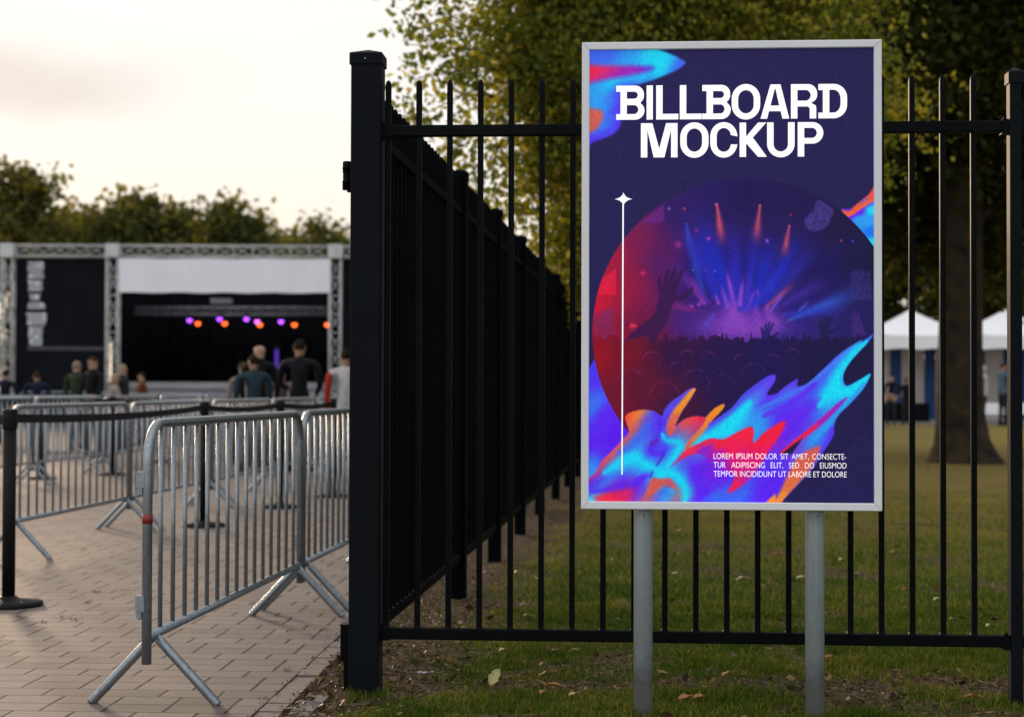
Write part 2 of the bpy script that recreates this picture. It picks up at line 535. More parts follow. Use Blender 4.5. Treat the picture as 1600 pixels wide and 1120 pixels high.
mp2 = nd(nt, "ShaderNodeMapping"); mp2.inputs['Scale'].default_value = (3.0, 6.5, 1); nt.links.new(tc, mp2.inputs['Vector'])
spot = ramp(nt, noise(nt, mp2.outputs[0], 1.0, 6, 0.75, 0.6), [(0.70, (0, 0, 0)), (0.76, (1, 1, 1))])
basec = mixrgb(nt, math_n(nt, 'MULTIPLY', spot, 0.75), basec, (0.060, 0.046, 0.032))
jf = math_n(nt, 'MULTIPLY', br.outputs['Fac'], ramp(nt, noise(nt, tc, 6.5, 4, 0.6), [(0.30, (0.55,) * 3), (0.55, (1, 1, 1))]))
basec = mixrgb(nt, jf, basec, (0.010, 0.007, 0.006))
nt.links.new(basec, p.inputs['Base Color'])
p.inputs['Roughness'].default_value = 0.8
p.inputs['Specular IOR Level'].default_value = 0.25
b = nd(nt, "ShaderNodeBump"); b.inputs['Strength'].default_value = 0.4; b.inputs['Distance'].default_value = 0.004
hgt = math_n(nt, 'ADD', math_n(nt, 'MULTIPLY', bricks(0.012, 1.0).outputs['Fac'], -1.0), math_n(nt, 'MULTIPLY', n2, 0.25))
hgt = math_n(nt, 'ADD', hgt, math_n(nt, 'MULTIPLY', br.outputs['Color'], 0.25))
nt.links.new(hgt, b.inputs['Height']); nt.links.new(b.outputs[0], p.inputs['Normal'])
PAVE = m
mb = MB()
n = mb.add([(-140, -20, 0), (edge_x(-20), -20, 0), (edge_x(110), 110, 0), (-140, 110, 0), (edge_x(110), 110, -0.06), (edge_x(-20), -20, -0.06)])
mb.face((n, n + 1, n + 2, n + 3)); mb.face((n + 1, n + 5, n + 4, n + 2))
tag(mb.build("paving", PAVE), "pinkish block paving of the festival square", kind="structure")

EDGE = surf("edge_block", (0.215, 0.182, 0.168), (0.15, 0.126, 0.116), rough=0.85, spec=0.2, scale=14, bump=0.4, bscale=90)
mb = MB()
y = 4.0
rnd = random.Random(3)
while y < 30:
    L = 0.155
    x0 = edge_x(y) + 0.006; wdt = 0.092 + rnd.uniform(-0.004, 0.004)
    z = -0.002 + rnd.uniform(-0.004, 0.003)
    mt = Matrix.Translation((x0, y, 0)) @ Matrix.Rotation(-0.0595 + rnd.uniform(-0.02, 0.02), 4, 'Z')
    mb.box(0, 0.003, -0.07, wdt, L - 0.003, z, mt)
    if y < 6.62:
        mt = Matrix.Translation((x0 + wdt + 0.022 + rnd.uniform(0, .01), y + 0.03, 0)) @ Matrix.Rotation(-0.07 + rnd.uniform(-0.03, 0.03), 4, 'Z')
        mb.box(0, 0.002, -0.07, 0.085, L - 0.002, z - 0.004, mt)
    y += L
o = tag(mb.build("paving_edge", EDGE), "row of edge blocks where the paving meets earth", kind="structure")

# path by the tents
mb = MB()
n = mb.add([(1.5, 58.5, 0.012), (120, 56.5, 0.012), (120, 66, 0.012), (1.5, 68.5, 0.012)])
mb.face((n, n + 1, n + 2, n + 3))
PATH = surf("gravel_path", (0.30, 0.27, 0.24), (0.22, 0.20, 0.17), rough=0.95, spec=0.1, scale=3)
tag(mb.build("path", PATH), "pale gravel path running past the tents", kind="structure")

# ------------------------------------------------------------------ grass
rng = np.random.default_rng(5)


def blades(N, x0, x1, y0, y1, hmin, hmax, wid, seed, five=True):
    r = np.random.default_rng(seed)
    # more of them near the camera
    u = r.random(N)
    yy = y0 + (y1 - y0) * u ** 1.35
    half = yy * 0.325
    xx = r.uniform(-1, 1, N) * half
    xx = np.clip(xx, x0, x1 * 10)
    keep = (xx > edge_x(yy) + 0.12) & (xx < x1)
    bare = bare_fn(xx, yy)
    keep &= r.random(N) > np.clip(bare * 1.2 - 0.02, 0, 0.94)
    xx, yy, bare = xx[keep], yy[keep], bare[keep]
    n = len(xx)
    cl = fbm(xx * 5, yy * 5, 77)
    h = r.uniform(hmin, hmax, n) * (0.55 + 0.9 * cl) * (1 - 0.45 * bare)
    tall = r.random(n) < 0.012
    h = np.where(tall, h * r.uniform(1.6, 2.6, n), h)
    a = r.uniform(0, 2 * np.pi, n)
    lean = r.uniform(0.15, 1.0, n) * h
    la = r.uniform(0, 2 * np.pi, n)
    z0 = soil_z(xx, yy) - 0.004
    wv = wid * r.uniform(0.6, 1.3, n)
    cx, cy = np.cos(a) * wv, np.sin(a) * wv
    lx, ly = np.cos(la) * lean, np.sin(la) * lean
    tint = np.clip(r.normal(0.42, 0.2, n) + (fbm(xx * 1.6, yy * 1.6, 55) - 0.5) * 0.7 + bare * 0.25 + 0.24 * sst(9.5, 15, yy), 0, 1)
    tint = np.where(r.random(n) < 0.05, r.uniform(0.85, 1, n), tint)
    if five:
        V = np.stack([
            np.stack([xx - cx, yy - cy, z0], -1), np.stack([xx + cx, yy + cy, z0], -1),
            np.stack([xx + cx * .8 + lx * .35, yy + cy * .8 + ly * .35, z0 + h * .6], -1), np.stack([xx - cx * .8 + lx * .35, yy - cy * .8 + ly * .35, z0 + h * .6], -1),
            np.stack([xx + lx + cx * .05, yy + ly + cy * .05, z0 + h], -1), np.stack([xx + lx - cx * .05, yy + ly - cy * .05, z0 + h], -1)], 1)
        k = np.arange(n)[:, None] * 6
        Fa = np.concatenate([k + np.array([[0, 1, 2, 3]]), k + np.array([[3, 2, 4, 5]])])
        return V.reshape(-1, 3), Fa, np.repeat(tint, 6)
    V = np.stack([
        np.stack([xx - cx, yy - cy, z0], -1), np.stack([xx + cx, yy + cy, z0], -1),
        np.stack([xx + lx + cx * .1, yy + ly + cy * .1, z0 + h], -1), np.stack([xx + lx - cx * .1, yy + ly - cy * .1, z0 + h], -1)], 1)
    k = np.arange(n)[:, None] * 4
    return V.reshape(-1, 3), k + np.array([[0, 1, 2, 3]]), np.repeat(tint, 4)


GRASS = leaf_mat("grass_blade", (0.014, 0.040, 0.002), (0.050, 0.100, 0.007), (0.27, 0.21, 0.05), trans=0.35, scale=1.2)
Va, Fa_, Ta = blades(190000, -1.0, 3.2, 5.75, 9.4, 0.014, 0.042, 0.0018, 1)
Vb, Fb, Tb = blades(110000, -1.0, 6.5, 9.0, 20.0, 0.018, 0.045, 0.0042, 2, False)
Fb = Fb + len(Va)
def tufts(spots, n, r0, r1, h0, h1, seed):
    r = np.random.default_rng(seed)
    Vs, Fs, Ts = [], [], []
    base = 0
    for (sx, sy) in spots:
        a = r.uniform(0, 2 * np.pi, n); d = r.uniform(r0, r1, n)
        xx, yy = sx + np.cos(a) * d, sy + np.sin(a) * d
        h = r.uniform(h0, h1, n) * r.uniform(.5, 1, n); la = r.uniform(0, 2 * np.pi, n); ln_ = h * r.uniform(.1, .9, n)
        aa = r.uniform(0, 2 * np.pi, n); wv_ = r.uniform(.0011, .0022, n)
        cx, cy = np.cos(aa) * wv_, np.sin(aa) * wv_; lx, ly = np.cos(la) * ln_, np.sin(la) * ln_
        z0 = soil_z(xx, yy) - .004
        Vs.append(np.stack([np.stack([xx - cx, yy - cy, z0], -1), np.stack([xx + cx, yy + cy, z0], -1),
                            np.stack([xx + cx * .8 + lx * .3, yy + cy * .8 + ly * .3, z0 + h * .6], -1), np.stack([xx - cx * .8 + lx * .3, yy - cy * .8 + ly * .3, z0 + h * .6], -1),
                            np.stack([xx + lx, yy + ly, z0 + h], -1), np.stack([xx + lx - cx * .1, yy + ly - cy * .1, z0 + h], -1)], 1).reshape(-1, 3))
        k = base + np.arange(n)[:, None] * 6
        Fs.append(np.concatenate([k + np.array([[0, 1, 2, 3]]), k + np.array([[3, 2, 4, 5]])])); base += n * 6
        Ts.append(np.repeat(np.clip(r.normal(.5, .2, n), 0, 1), 6))
    return np.concatenate(Vs), np.concatenate(Fs), np.concatenate(Ts)


sp_ = [at(1006, 1100, 6.27), at(1271, 1100, 6.22)]
tr_ = np.random.default_rng(12)
spots = [(q.x, q.y) for q in sp_] * 2
spots += [(P0.x + tr_.uniform(-.02, .10), P0.y - tr_.uniform(.07, .12)) for _ in range(3)]
rnd_spots = [(tr_.uniform(-.5, 1.9), tr_.uniform(5.9, 7.6)) for _ in range(46)]
Vt, Ft, Tt = tufts(spots, 90, .035, .085, .02, .065, 3)
Vt2, Ft2, Tt2 = tufts(rnd_spots, 26, .0, .05, .03, .075, 4)
Vb = np.concatenate([Vb, Vt, Vt2]); Tb = np.concatenate([Tb, Tt, Tt2])
n0_ = len(Va) + len(Vb) - len(Vt) - len(Vt2)
Fa_ = np.concatenate([Fa_, Ft + n0_, Ft2 + n0_ + len(Vt)])
o = np_mesh("grass", np.concatenate([Va, Vb]), np.concatenate([Fa_, Fb]), GRASS, None, {"tint": np.concatenate([Ta, Tb])})
tag(o, "short worn lawn grass under and behind the black fence", "grass", kind="stuff")

# crumbs of earth, bark and torn leaf on the bare ground (uncountable)
N = 26000
yy = 5.8 + 5.5 * rng.random(N) ** 1.5
xx = rng.uniform(-1, 1, N) * yy * 0.33
br_ = bare_fn(xx, yy)

M_ = 1500
ey = rng.uniform(5.9, 12, M_)
ex = edge_x(ey) + rng.choice([0.102, 0.11, 0.003, 0.215], M_, p=[.45, .3, .1, .15]) + rng.normal(0, .012, M_)
cl_ = [ground(445, 1047), ground(535, 1012), ground(520, 1025), ground(415, 1092), ground(470, 1086), ground(120, 967), ground(68, 972), ground(30, 964), ground(90, 965), ground(430, 972), ground(150, 925), ground(135, 942), ground(130, 858), ground(195, 922), ground(452, 985), ground(505, 983)]
cx_ = np.concatenate([rng.normal(q.x, (.016), 16) for q in cl_]); cy_ = np.concatenate([rng.normal(q.y, .022, 16) for q in cl_])
xx = np.concatenate([xx, ex, cx_]); yy = np.concatenate([yy, ey, cy_])
br_ = bare_fn(xx, yy)
extra = np.arange(len(xx)) >= N
keep = extra | (xx > edge_x(yy) + 0.10) & (rng.random(len(xx)) < br_ * 0.9 + 0.02) & (xx < 3)
xx, yy = xx[keep], yy[keep]; n = len(xx)
sz = rng.uniform(0.004, 0.013, n) * (1 + 1.5 * (rng.random(n) < 0.12)) * 0.9
sz = np.where(xx < edge_x(yy) + .115, np.minimum(sz, .009) * .75, sz)
A = rng.normal(size=(n, 3)); A[:, 2] *= 0.35; A /= np.linalg.norm(A, axis=1)[:, None]
B = np.cross(A, rng.normal(size=(n, 3)) + np.array([0, 0, 2.0])); B /= np.linalg.norm(B, axis=1)[:, None]
C = np.stack([xx, yy, np.where(xx < edge_x(yy) + .09, 0.001, soil_z(xx, yy)) + sz * 0.4 + 0.001], -1)
s = sz[:, None]
V = np.stack([C - A * s, C - B * s * .6, C + A * s + np.array([0, 0, .3]) * s, C + B * s * .6 + np.array([0, 0, .35]) * s], 1).reshape(-1, 3)
k = np.arange(n)[:, None] * 4
LITTER = leaf_mat("litter", (0.020, 0.013, 0.007), (0.090, 0.058, 0.030), (0.36, 0.24, 0.13), trans=0.1, scale=9)
o = np_mesh("leaf_litter", V, k + np.array([[0, 1, 2, 3]]), LITTER, None, {"tint": np.repeat(np.clip(rng.normal(.45, .28, n), 0, 1), 4)})
tag(o, "crumbled leaf bits and earth crumbs on the bare ground by the fence", "leaf litter", kind="stuff")


# fallen leaves: curled, each its own object
def leaf_mesh(name, L, W, curl, mat, seed):
    r = random.Random(seed)
    mb = MB(); nseg = 7
    rows = []
    for i in range(nseg + 1):
        t = i / nseg
        wd = W * math.sin(math.pi * min(1, t * 0.93 + 0.05)) ** 0.8 * (1 + 0.25 * r.uniform(-1, 1))
        x = (t - 0.5) * L
        zc = curl * math.sin(math.pi * t) * 0.6 + 0.1 * curl * r.uniform(-1, 1)
        rows.append([(x, -wd, zc + curl * r.uniform(0.5, 1.1)), (x, -wd * .5, zc + curl * 0.25), (x, 0, zc), (x, wd * .5, zc + curl * 0.3), (x, wd, zc + curl * r.uniform(0.4, 1.2))])
    for rw in rows: mb.add(rw)
    for i in range(nseg):
        for j in range(4):
            a = i * 5 + j
            mb.face((a, a + 1, a + 6, a + 5), True)
    mb.tube([(L * .5, 0, curl * .1), (L * .62, 0.002, curl * .5), (L * .72, 0.006, curl * .9)], 0.0008, 5)
    return mb


LB = [surf("brown_leaf", (0.42, 0.19, 0.075), (0.28, 0.12, 0.05), rough=0.7, scale=40, bump=.4),
      surf("tan_leaf", (0.58, 0.37, 0.18), (0.42, 0.25, 0.11), rough=0.7, scale=40, bump=.4),
      surf("yellow_leaf", (0.62, 0.54, 0.26), (0.48, 0.42, 0.18), rough=0.65, scale=30, bump=.3)]
leaf_protos = []
leaf_spec = [
    (895, 1020, 0, .05, 0, "small pale yellow leaf flake just below the bottom rail of the fence", 2),
    (867, 1019, 0, .04, 0, "small cream leaf crumb under the fence rail nearest the bare strip", 2),
    (868, 1020, 0, 0, 0, None, 0),
    (866, 1020, 0, 0, 0, None, 0),
    (785, 1019, .9, .05, 0, "small cream leaf scrap in the green grass under the bottom rail", 2),
    (868, 1018, .3, .075, 0, "reddish brown curled leaf just under the fence rail beside the sign post", 0),
    (849, 1041, 1.0, .055, 0, "small orange leaf standing on edge in the grass above the tan leaf", 1),
    (854, 1057, .4, .08, 0, "tan curled leaf on the dark earth patch left of the sign post", 1),
    (864, 1077, .2, .085, 0, "largest brown curled leaf lying below the tan leaf in the lawn", 0),
    (847, 1085, 1.4, .045, 0, "small russet leaf touching the largest brown leaf", 0),
    (774, 1066, 1.9, .085, 1, "pale green pointed leaf standing upright in the grass", 2),
    (897, 1089, .8, .06, 0, "light tan leaf resting on dry straw near the sign post foot", 1),
    (1071, 1095, .1, .07, 0, "flat brown leaf lying between the two sign posts, nearer the first", 0),
    (1090, 1094, .3, .06, 0, "crumpled brown leaf touching the flat one between the sign posts", 0),
    (1138, 1057, .6, .07, 0, "cream brown leaf on bare earth midway between the sign posts", 1),
    (1045, 1073, .2, .08, 0, "dark maroon leaf flat on earth beside the first sign post", 0),
    (1520, 1094, .2, .075, 0, "orange brown leaf in the grass below the end of the fence bay", 0),
    (1544, 980, .9, .045, 0, "pale triangular leaf tip above the rail beside the end post", 2),
    (1463, 939, .4, .05, 0, "yellow leaf on the lawn behind the fence, second gap from the end post", 2),
    (1398, 864, .5, .08, 0, "pair-like yellow brown leaf on the lawn beside the board's lower corner", 1),
    (1415, 924, .1, .06, 0, "brownish leaf low on the lawn behind the third gap from the end", 0),
    (1489, 970, .7, .06, 0, "tan leaf lying just above the bottom rail near the end post", 1),
    (1160, 908, .2, .09, 0, "wide yellow leaf on the lawn below the middle of the board", 2),
    (1056, 899, .6, .07, 0, "golden leaf behind the fence beside the first sign post", 2),
    (959, 877, .9, .065, 0, "bright ochre leaf behind the fence left of the first sign post", 1),
    (1215, 870, .1, .08, 0, "orange leaf on the lawn left of the second sign post", 0),
    (1313, 876, 1.2, .055, 0, "small yellow leaf just beyond the second sign post", 2),
    (1250, 905, .1, .06, 0, "pale green leaf tucked beside the second sign post", 2),
    (1062, 833, .2, .10, 0, "blurred tan leaf on the far lawn under the board's lower edge", 1),
    (1450, 731, .2, .14, 0, "orange leaf far off beside the base of the big trunk", 1),
    (826, 965, .3, .06, 0, "cream leaf scrap by the fence foot at the edge of the bare strip", 2),
    (1296, 1031, .4, .06, 0, "dull orange leaf under the rail beside the second sign post", 0),
]
for i, (px, py, rz, L, up, lab, k) in enumerate(leaf_spec):
    if lab is None: continue
    g = ground(px, py, 0.012)
    mb = leaf_mesh("fallen_leaf", L * 0.92, L * 0.24, L * 0.16, LB[k], i)
    o = mb.build("fallen_leaf", LB[k])
    o.location = (g.x, g.y, 0.02 if g.y < 20 else 0.01)
    o.rotation_euler = (random.uniform(-.25, .25), random.uniform(-.25, .25), rz)
    if up:
        o.rotation_euler = (R(60), R(-58), R(10)); o.location.z = 0.035
    tag(o, lab, "leaf", "fallen leaves on the lawn")
# torn scrap of pale paper by the corner post
mb = MB()
for i in range(5):
    for j in range(4):
        mb.add([((i - 2) * .017 + random.uniform(-.004, .004), (j - 1.5) * .016 + random.uniform(-.004, .004), random.uniform(0, .012))])
for i in range(4):
    for j in range(3):
        a = i * 4 + j; mb.face((a, a + 4, a + 5, a + 1))
o = mb.build("paper_scrap", surf("dirty_paper", (0.42, 0.43, 0.45), (0.30, 0.30, 0.32), rough=0.8, scale=50))
g = ground(664, 1053, .01); o.location = (g.x, g.y, 0.012)
tag(o, "crumpled pale paper scrap on the earth beside the corner post", "litter")

# ------------------------------------------------------------------ black metal fence
Z_TOP, Z_BOT, Z_PICK = 2.262, 0.232, 2.468


def picket_mesh(name="picket"):
    mb = MB()
    mb.prism(0, 0, Z_BOT + 0.030, Z_PICK - 0.022, 0.0225, 0.0225, 0.0022, 0, [(0.012, 0.86), (0.019, 0.6), (0.022, 0.32)])
    mb.prism(0, 0, Z_BOT + 0.0225, Z_BOT + 0.0235, 0.032, 0.032, 0.005, 0, [(0.0035, 0.86), (0.008, 0.7)])
    return mb


def rail(a, b, z, h=0.045, d=0.040):
    """top or bottom rail: channel section along a-b"""
    mb = MB()
    a = Vector(a); b = Vector(b)
    L = (b - a).length
    an = math.atan2(b.y - a.y, b.x - a.x)
    c = 0.003
    prof = [(-d / 2, -h / 2 + c), (-d / 2, h / 2 - c), (-d / 2 + c, h / 2), (d / 2 - c, h / 2), (d / 2, h / 2 - c), (d / 2, -h / 2 + c), (d / 2 - c, -h / 2), (-d / 2 + c, -h / 2)]
    co, si = math.cos(an), math.sin(an)
    rings = []
    for t in (0, L):
        rings.append([(a.x + co * t - si * y, a.y + si * t + co * y, z + zz) for y, zz in prof])
    mb.loft(rings)
    return mb


def fence_post(root, x, y, z1, wd, dp, rot, rivet=False, mat=None):
    mat = mat or BLACK_POST
    mb = MB()
    mb.prism(x, y, -0.2, z1 - 0.03, wd, dp, 0.004, rot)
    post = mb.build("post", mat, root)
    cb = MB()
    cb.prism(x, y, z1 - 0.045, z1 - 0.002, wd + 0.012, dp + 0.012, 0.003, rot, [(0.004, 0.95), (0.024, 0.06)])
    cap = cb.build("cap", mat, post)
    if rivet:
        rb = MB()
        q = Vector((x, y, z1 - 0.024)) + Matrix.Rotation(rot, 3, 'Z') @ Vector((-0.002, -dp / 2 - 0.006, 0))
        rb.tube([q, q + Matrix.Rotation(rot, 3, 'Z') @ Vector((0, -0.003, 0))], [0.004, 0.003], 8)
        rb.build("rivet", GALV, post)
    return post


fence = empty("metal_fence", P0)
tag(fence, "tall black picket fence bay standing behind the billboard, with its thick corner post", "fence")
off = -Vector(P0)


def loc(p):  # world -> child of an empty at P0
    return Vector(p) - Vector((P0.x, P0.y, 0))


cp = fence_post(fence, 0, 0, 2.572, 0.122, 0.12, FA, True)
q1 = loc(P1)
fence_post(fence, q1.x, q1.y, 2.475, 0.046, 0.066, FA)
q2 = q1 + FD * 2.56
fence_post(fence, q2.x, q2.y, 2.475, 0.046, 0.066, FA)
for z in (Z_TOP, Z_BOT):
    rail(FD * 0.062, q1 - FD * 0.024, z).build("rail", BLACK, fence)
    rail(q1 + FD * 0.024, q2 - FD * 0.024, z).build("rail", BLACK, fence)
# brackets where the rails meet the corner post
for z in (Z_TOP, Z_BOT):
    b = MB()
    mt = Matrix.Translation(FD * 0.061) @ Matrix.Rotation(FA, 4, 'Z')
    b.box(0.0, -0.030, z - 0.032, 0.007, 0.030, z + 0.034, mt)
    b.box(0.007, -0.024, z - 0.0265, 0.04, 0.024, z - 0.0235, mt)
    b.box(0.007, -0.0235, z - 0.022, 0.04, -0.0205, z + 0.022, mt)
    b.build("bracket", BLACK, fence)
    b = MB()
    mt = Matrix.Translation(q1 - FD * 0.024) @ Matrix.Rotation(FA, 4, 'Z')
    b.box(-0.028, -0.0245, z - 0.027, 0.0, -0.0205, z + 0.027, mt)
    b.box(-0.028, -0.0245, z - 0.031, 0.0, 0.025, z - 0.027, mt)
    b.tube([mt @ Vector((-0.016, -0.02, z + 0.0225)), mt @ Vector((-0.016, -0.02, z + 0.036))], 0.007, 8)
    b.build("bracket", BLACK, fence)
pm = picket_mesh().build("picket", BLACK, fence)
first = True
for k in range(20):
    g = at(603.5 + 48.35 * k, 990, 6.7)
    # meet the fence line
    d = g - CAM; n_ = Vector((-FD.y, FD.x, 0)); t = (P0 - CAM).dot(n_) / d.dot(n_)
    q = loc(CAM + d * t)
    if first:
        pm.location = (q.x, q.y, 0); pm.rotation_euler = (0, 0, FA); first = False
    else:
        c = pm.copy(); col.objects.link(c); c.location = (q.x, q.y, 0)
for k in range(20):
    q = q1 + FD * (0.055 + 0.1235 * k)
    c = pm.copy(); col.objects.link(c); c.location = (q.x, q.y, 0)
# gate hinge knuckle high on the outer face and hinge box near its foot
hx = Matrix.Rotation(FA, 4, 'Z')
b = MB()
zc = at(540, 275, P0.y).z
b.lathe([(0.019, -0.058), (0.019, -0.028), (0.0215, -0.027), (0.0215, -0.024), (0.0185, -0.023), (0.0185, 0.028), (0.0215, 0.029), (0.0215, 0.032), (0.019, 0.033), (0.019, 0.055), (0.015, 0.058)],
        (hx @ Vector((-0.083, -0.01, zc))), 16)
mt = hx
b.box(-0.085, -0.004, zc - 0.045, -0.061, 0.004, zc + 0.045, mt)
b.box(-0.08, -0.03, zc - 0.068, -0.064, -0.005, zc - 0.0585, mt)
b.build("hinge", BLACK, cp)
b = MB()
b.box(-0.1, -0.02, 0.12, -0.0615, 0.04, 0.262, mt)
b.box(-0.103, -0.023, 0.2625, -0.0615, 0.043, 0.267, mt)
b.box(-0.09, 0.0, -0.1, -0.066, 0.03, 0.12, mt)
hb = b.build("hinge_box", BLACK, cp)

# fence running away from the corner along the paving
sfence = empty("metal_fence", P0)
tag(sfence, "long black picket fence receding from the corner post along the paved square", "fence")
SA = math.atan2(SD.y, SD.x)
posts_s = [3.05, 5.15, 7.25, 9.45, 11.85, 14.2, 16.6, 19.0]
for s in posts_s:
    fence_post(sfence, SD.x * s, SD.y * s, 2.49, 0.09, 0.09, SA, mat=BLACK_SHADED)
prev = 0.062
for s in posts_s:
    for z in (Z_TOP, Z_BOT):
        rail(SD * prev, SD * (s - 0.047), z, 0.045, 0.042).build("rail", BLACK_SHADED, sfence)
    prev = s + 0.047
ps = [0.10 + 0.118 * k for k in range(160)]
ps = [s for s in ps if min(abs(s - p) for p in posts_s) > 0.058]
sp = picket_mesh().build("picket", BLACK_SHADED, sfence)
sp.location = (SD.x * ps[0], SD.y * ps[0], 0); sp.rotation_euler = (0, 0, SA)
for s in ps[1:100]:
    c = sp.copy(); col.objects.link(c); c.location = (SD.x * s, SD.y * s, 0)
mb = MB()
for s in ps[100:]:
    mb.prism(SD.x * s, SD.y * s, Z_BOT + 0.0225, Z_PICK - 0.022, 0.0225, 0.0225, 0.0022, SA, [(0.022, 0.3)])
o = mb.build("far_pickets", BLACK_SHADED, sfence); o["kind"] = "stuff"

# ------------------------------------------------------------------ billboard
BL = at(909, 796, 6.188); BR_ = at(1380, 797.5, 6.118)
TLc = at(909, 66.5, 6.188)
BW = (Vector((BR_.x, BR_.y, 0)) - Vector((BL.x, BL.y, 0))).length
z_b = (BL.z + BR_.z) / 2; z_t = TLc.z
BHt = z_t - z_b
ba_ = math.atan2(BR_.y - BL.y, BR_.x - BL.x)
board = empty("billboard", (BL.x, BL.y + 0.047, 0), ba_)
tag(board, "tall upright billboard, violet concert poster in a pale metal frame on two round posts", "billboard")
# local frame: x along board, y = depth (negative towards the viewer), z up
fw = 0.0285
for side in range(4):
    mb = MB()
    # profile: (inset, depth)
    prof = [(0.0, 0.0), (0.0, -0.044), (0.0025, -0.047), (fw - 0.003, -0.047), (fw, -0.044), (fw, -0.030), (fw, 0.0)]
    gap = 0.0009

    def pt(u, ins, dep):
        # u=0 start corner, 1 end corner, mitred
        x0, x1, z0, z1 = ins, BW - ins, z_b + ins, z_t - ins
        if side == 0: x, z = (x0 + gap if u == 0 else x1 - gap), z_b + ins
        if side == 1: x, z = BW - ins, (z0 + gap if u == 0 else z1 - gap)
        if side == 2: x, z = (x1 - gap if u == 0 else x0 + gap), z_t - ins
        if side == 3: x, z = ins, (z1 - gap if u == 0 else z0 + gap)
        return (x, dep, z)
    mb.loft([[pt(0, i, d) for i, d in prof], [pt(1, i, d) for i, d in prof]])
    mb.build("frame_rail", FRAME, board)
mb = MB()
mb.box(fw * 0.4, -0.028, z_b + fw * 0.4, BW - fw * 0.4, -0.004, z_t - fw * 0.4)
mb.build("backing_panel", BACKING, board)
for px in (1006, 1271.5):
    q = at(px, 960, 6.2 + 0.075)
    lx = (q.x - BL.x) * math.cos(ba_) + (q.y - BL.y) * math.sin(ba_)
    mb = MB()
    mb.tube([(lx, 0.037, -0.25), (lx, 0.037, z_t - 0.08)], 0.0355, 28)
    sp_o = mb.build("post", SIGN_POST, board)
    mb = MB()
    an_ = R(-90 + (10 if px < 1100 else 18))
    for rr_, z0_, z1_, nm in ((0.0007, -0.2, z_b - 0.002, "weld_seam"),):
        mb.tube([(lx + 0.0352 * math.cos(an_), 0.037 + 0.0352 * math.sin(an_), z0_), (lx + 0.0352 * math.cos(an_), 0.037 + 0.0352 * math.sin(an_), z1_)], rr_, 6)
    mb.build("weld_seam", SEAM_L, sp_o)
    mb = MB()
    for zz_, ro in ((z_b - 0.024, .0028), (z_b - 0.041, .0016)):
        q0 = Vector((lx + 0.0345 * math.cos(an_ - .1), 0.037 + 0.0345 * math.sin(an_ - .1), zz_))
        q1_ = Vector((lx + 0.0372 * math.cos(an_ - .1), 0.037 + 0.0372 * math.sin(an_ - .1), zz_))
        mb.tube([q0, q1_], ro, 8)
    mb.build("bolt", SEAM, sp_o)

# ---- poster artwork, computed on a fine sheet
X0, X1, Y0, Y1 = 920.5, 1367.5, 77.0, 786.0      # printed area in photo pixels
NXP, NYP = 360, 570
pxs = np.linspace(X0, X1, NXP); pys = np.linspace(Y0, Y1, NYP)
PX, PY = np.meshgrid(pxs, pys, indexing='ij')


def srgb(c):
    c = np.asarray(c, dtype=float) / 255.0
    return np.where(c <= 0.04045, c / 12.92, ((c + 0.055) / 1.055) ** 2.4)


def spline(pts, closed=True, sub=8):
    P = np.array(pts, float); n = len(P); o_ = []
    for i in range(n):
        p0, p1, p2, p3 = P[i - 1], P[i], P[(i + 1) % n], P[(i + 2) % n]
        for t in np.linspace(0, 1, sub, endpoint=False):
            o_.append(0.5 * ((2 * p1) + (-p0 + p2) * t + (2 * p0 - 5 * p1 + 4 * p2 - p3) * t * t + (-p0 + 3 * p1 - 3 * p2 + p3) * t ** 3))
    return np.array(o_)


def sdist(poly):
    """signed distance (inside positive) of every sheet point to a polygon"""
    inside = np.zeros(PX.shape, bool); dmin = np.full(PX.shape, 1e9)
    n = len(poly)
    for i in range(n):
        ax, ay = poly[i]; bx_, by_ = poly[(i + 1) % n]
        dx, dy = bx_ - ax, by_ - ay
        L2 = dx * dx + dy * dy + 1e-9
        t = np.clip(((PX - ax) * dx + (PY - ay) * dy) / L2, 0, 1)
        dmin = np.minimum(dmin, (PX - ax - t * dx) ** 2 + (PY - ay - t * dy) ** 2)
        if ay != by_:
            cond = ((ay > PY) != (by_ > PY)) & (PX < (bx_ - ax) * (PY - ay) / (by_ - ay) + ax)
            inside ^= cond
    return np.where(inside, 1, -1) * np.sqrt(dmin)


IMG = np.zeros(PX.shape + (3,))
IMG[:] = (36, 30, 82)


def over(colr, a):
    global IMG
    a = np.clip(a, 0, 1)[..., None]
    IMG = IMG * (1 - a) + np.asarray(colr, float) * a


def edge(poly, soft=0.9, sub=8, smooth=True):
    pl = spline(poly, sub=sub) if smooth else np.array(poly, float)
    return np.clip(sdist(pl) / soft * 0.5 + 0.5, 0, 1)


wx = PX + (fbm(PX / 38, PY / 38, 5) - 0.5) * 7
wy = PY + (fbm(PX / 38, PY / 38, 9) - 0.5) * 7


def glaze(A, sl_=9.5, ss_=2.8):
    # long soft streaks along the up-right diagonal, like poured paint
    px_ = 60
    Ap = np.pad(A, ((px_, px_), (px_, px_), (0, 0)), mode='edge')
    fx = np.fft.fftfreq(Ap.shape[0])[:, None]; fy = np.fft.rfftfreq(Ap.shape[1])[None, :]
    fu = (fx - fy) * 0.7071; fv = (fx + fy) * 0.7071
    K = np.exp(-2 * (np.pi ** 2) * ((fu * sl_) ** 2 + (fv * ss_) ** 2))
    out_ = np.stack([np.fft.irfft2(np.fft.rfft2(Ap[..., c]) * K, s=Ap.shape[:2]) for c in range(3)], -1)
    return out_[px_:-px_, px_:-px_]


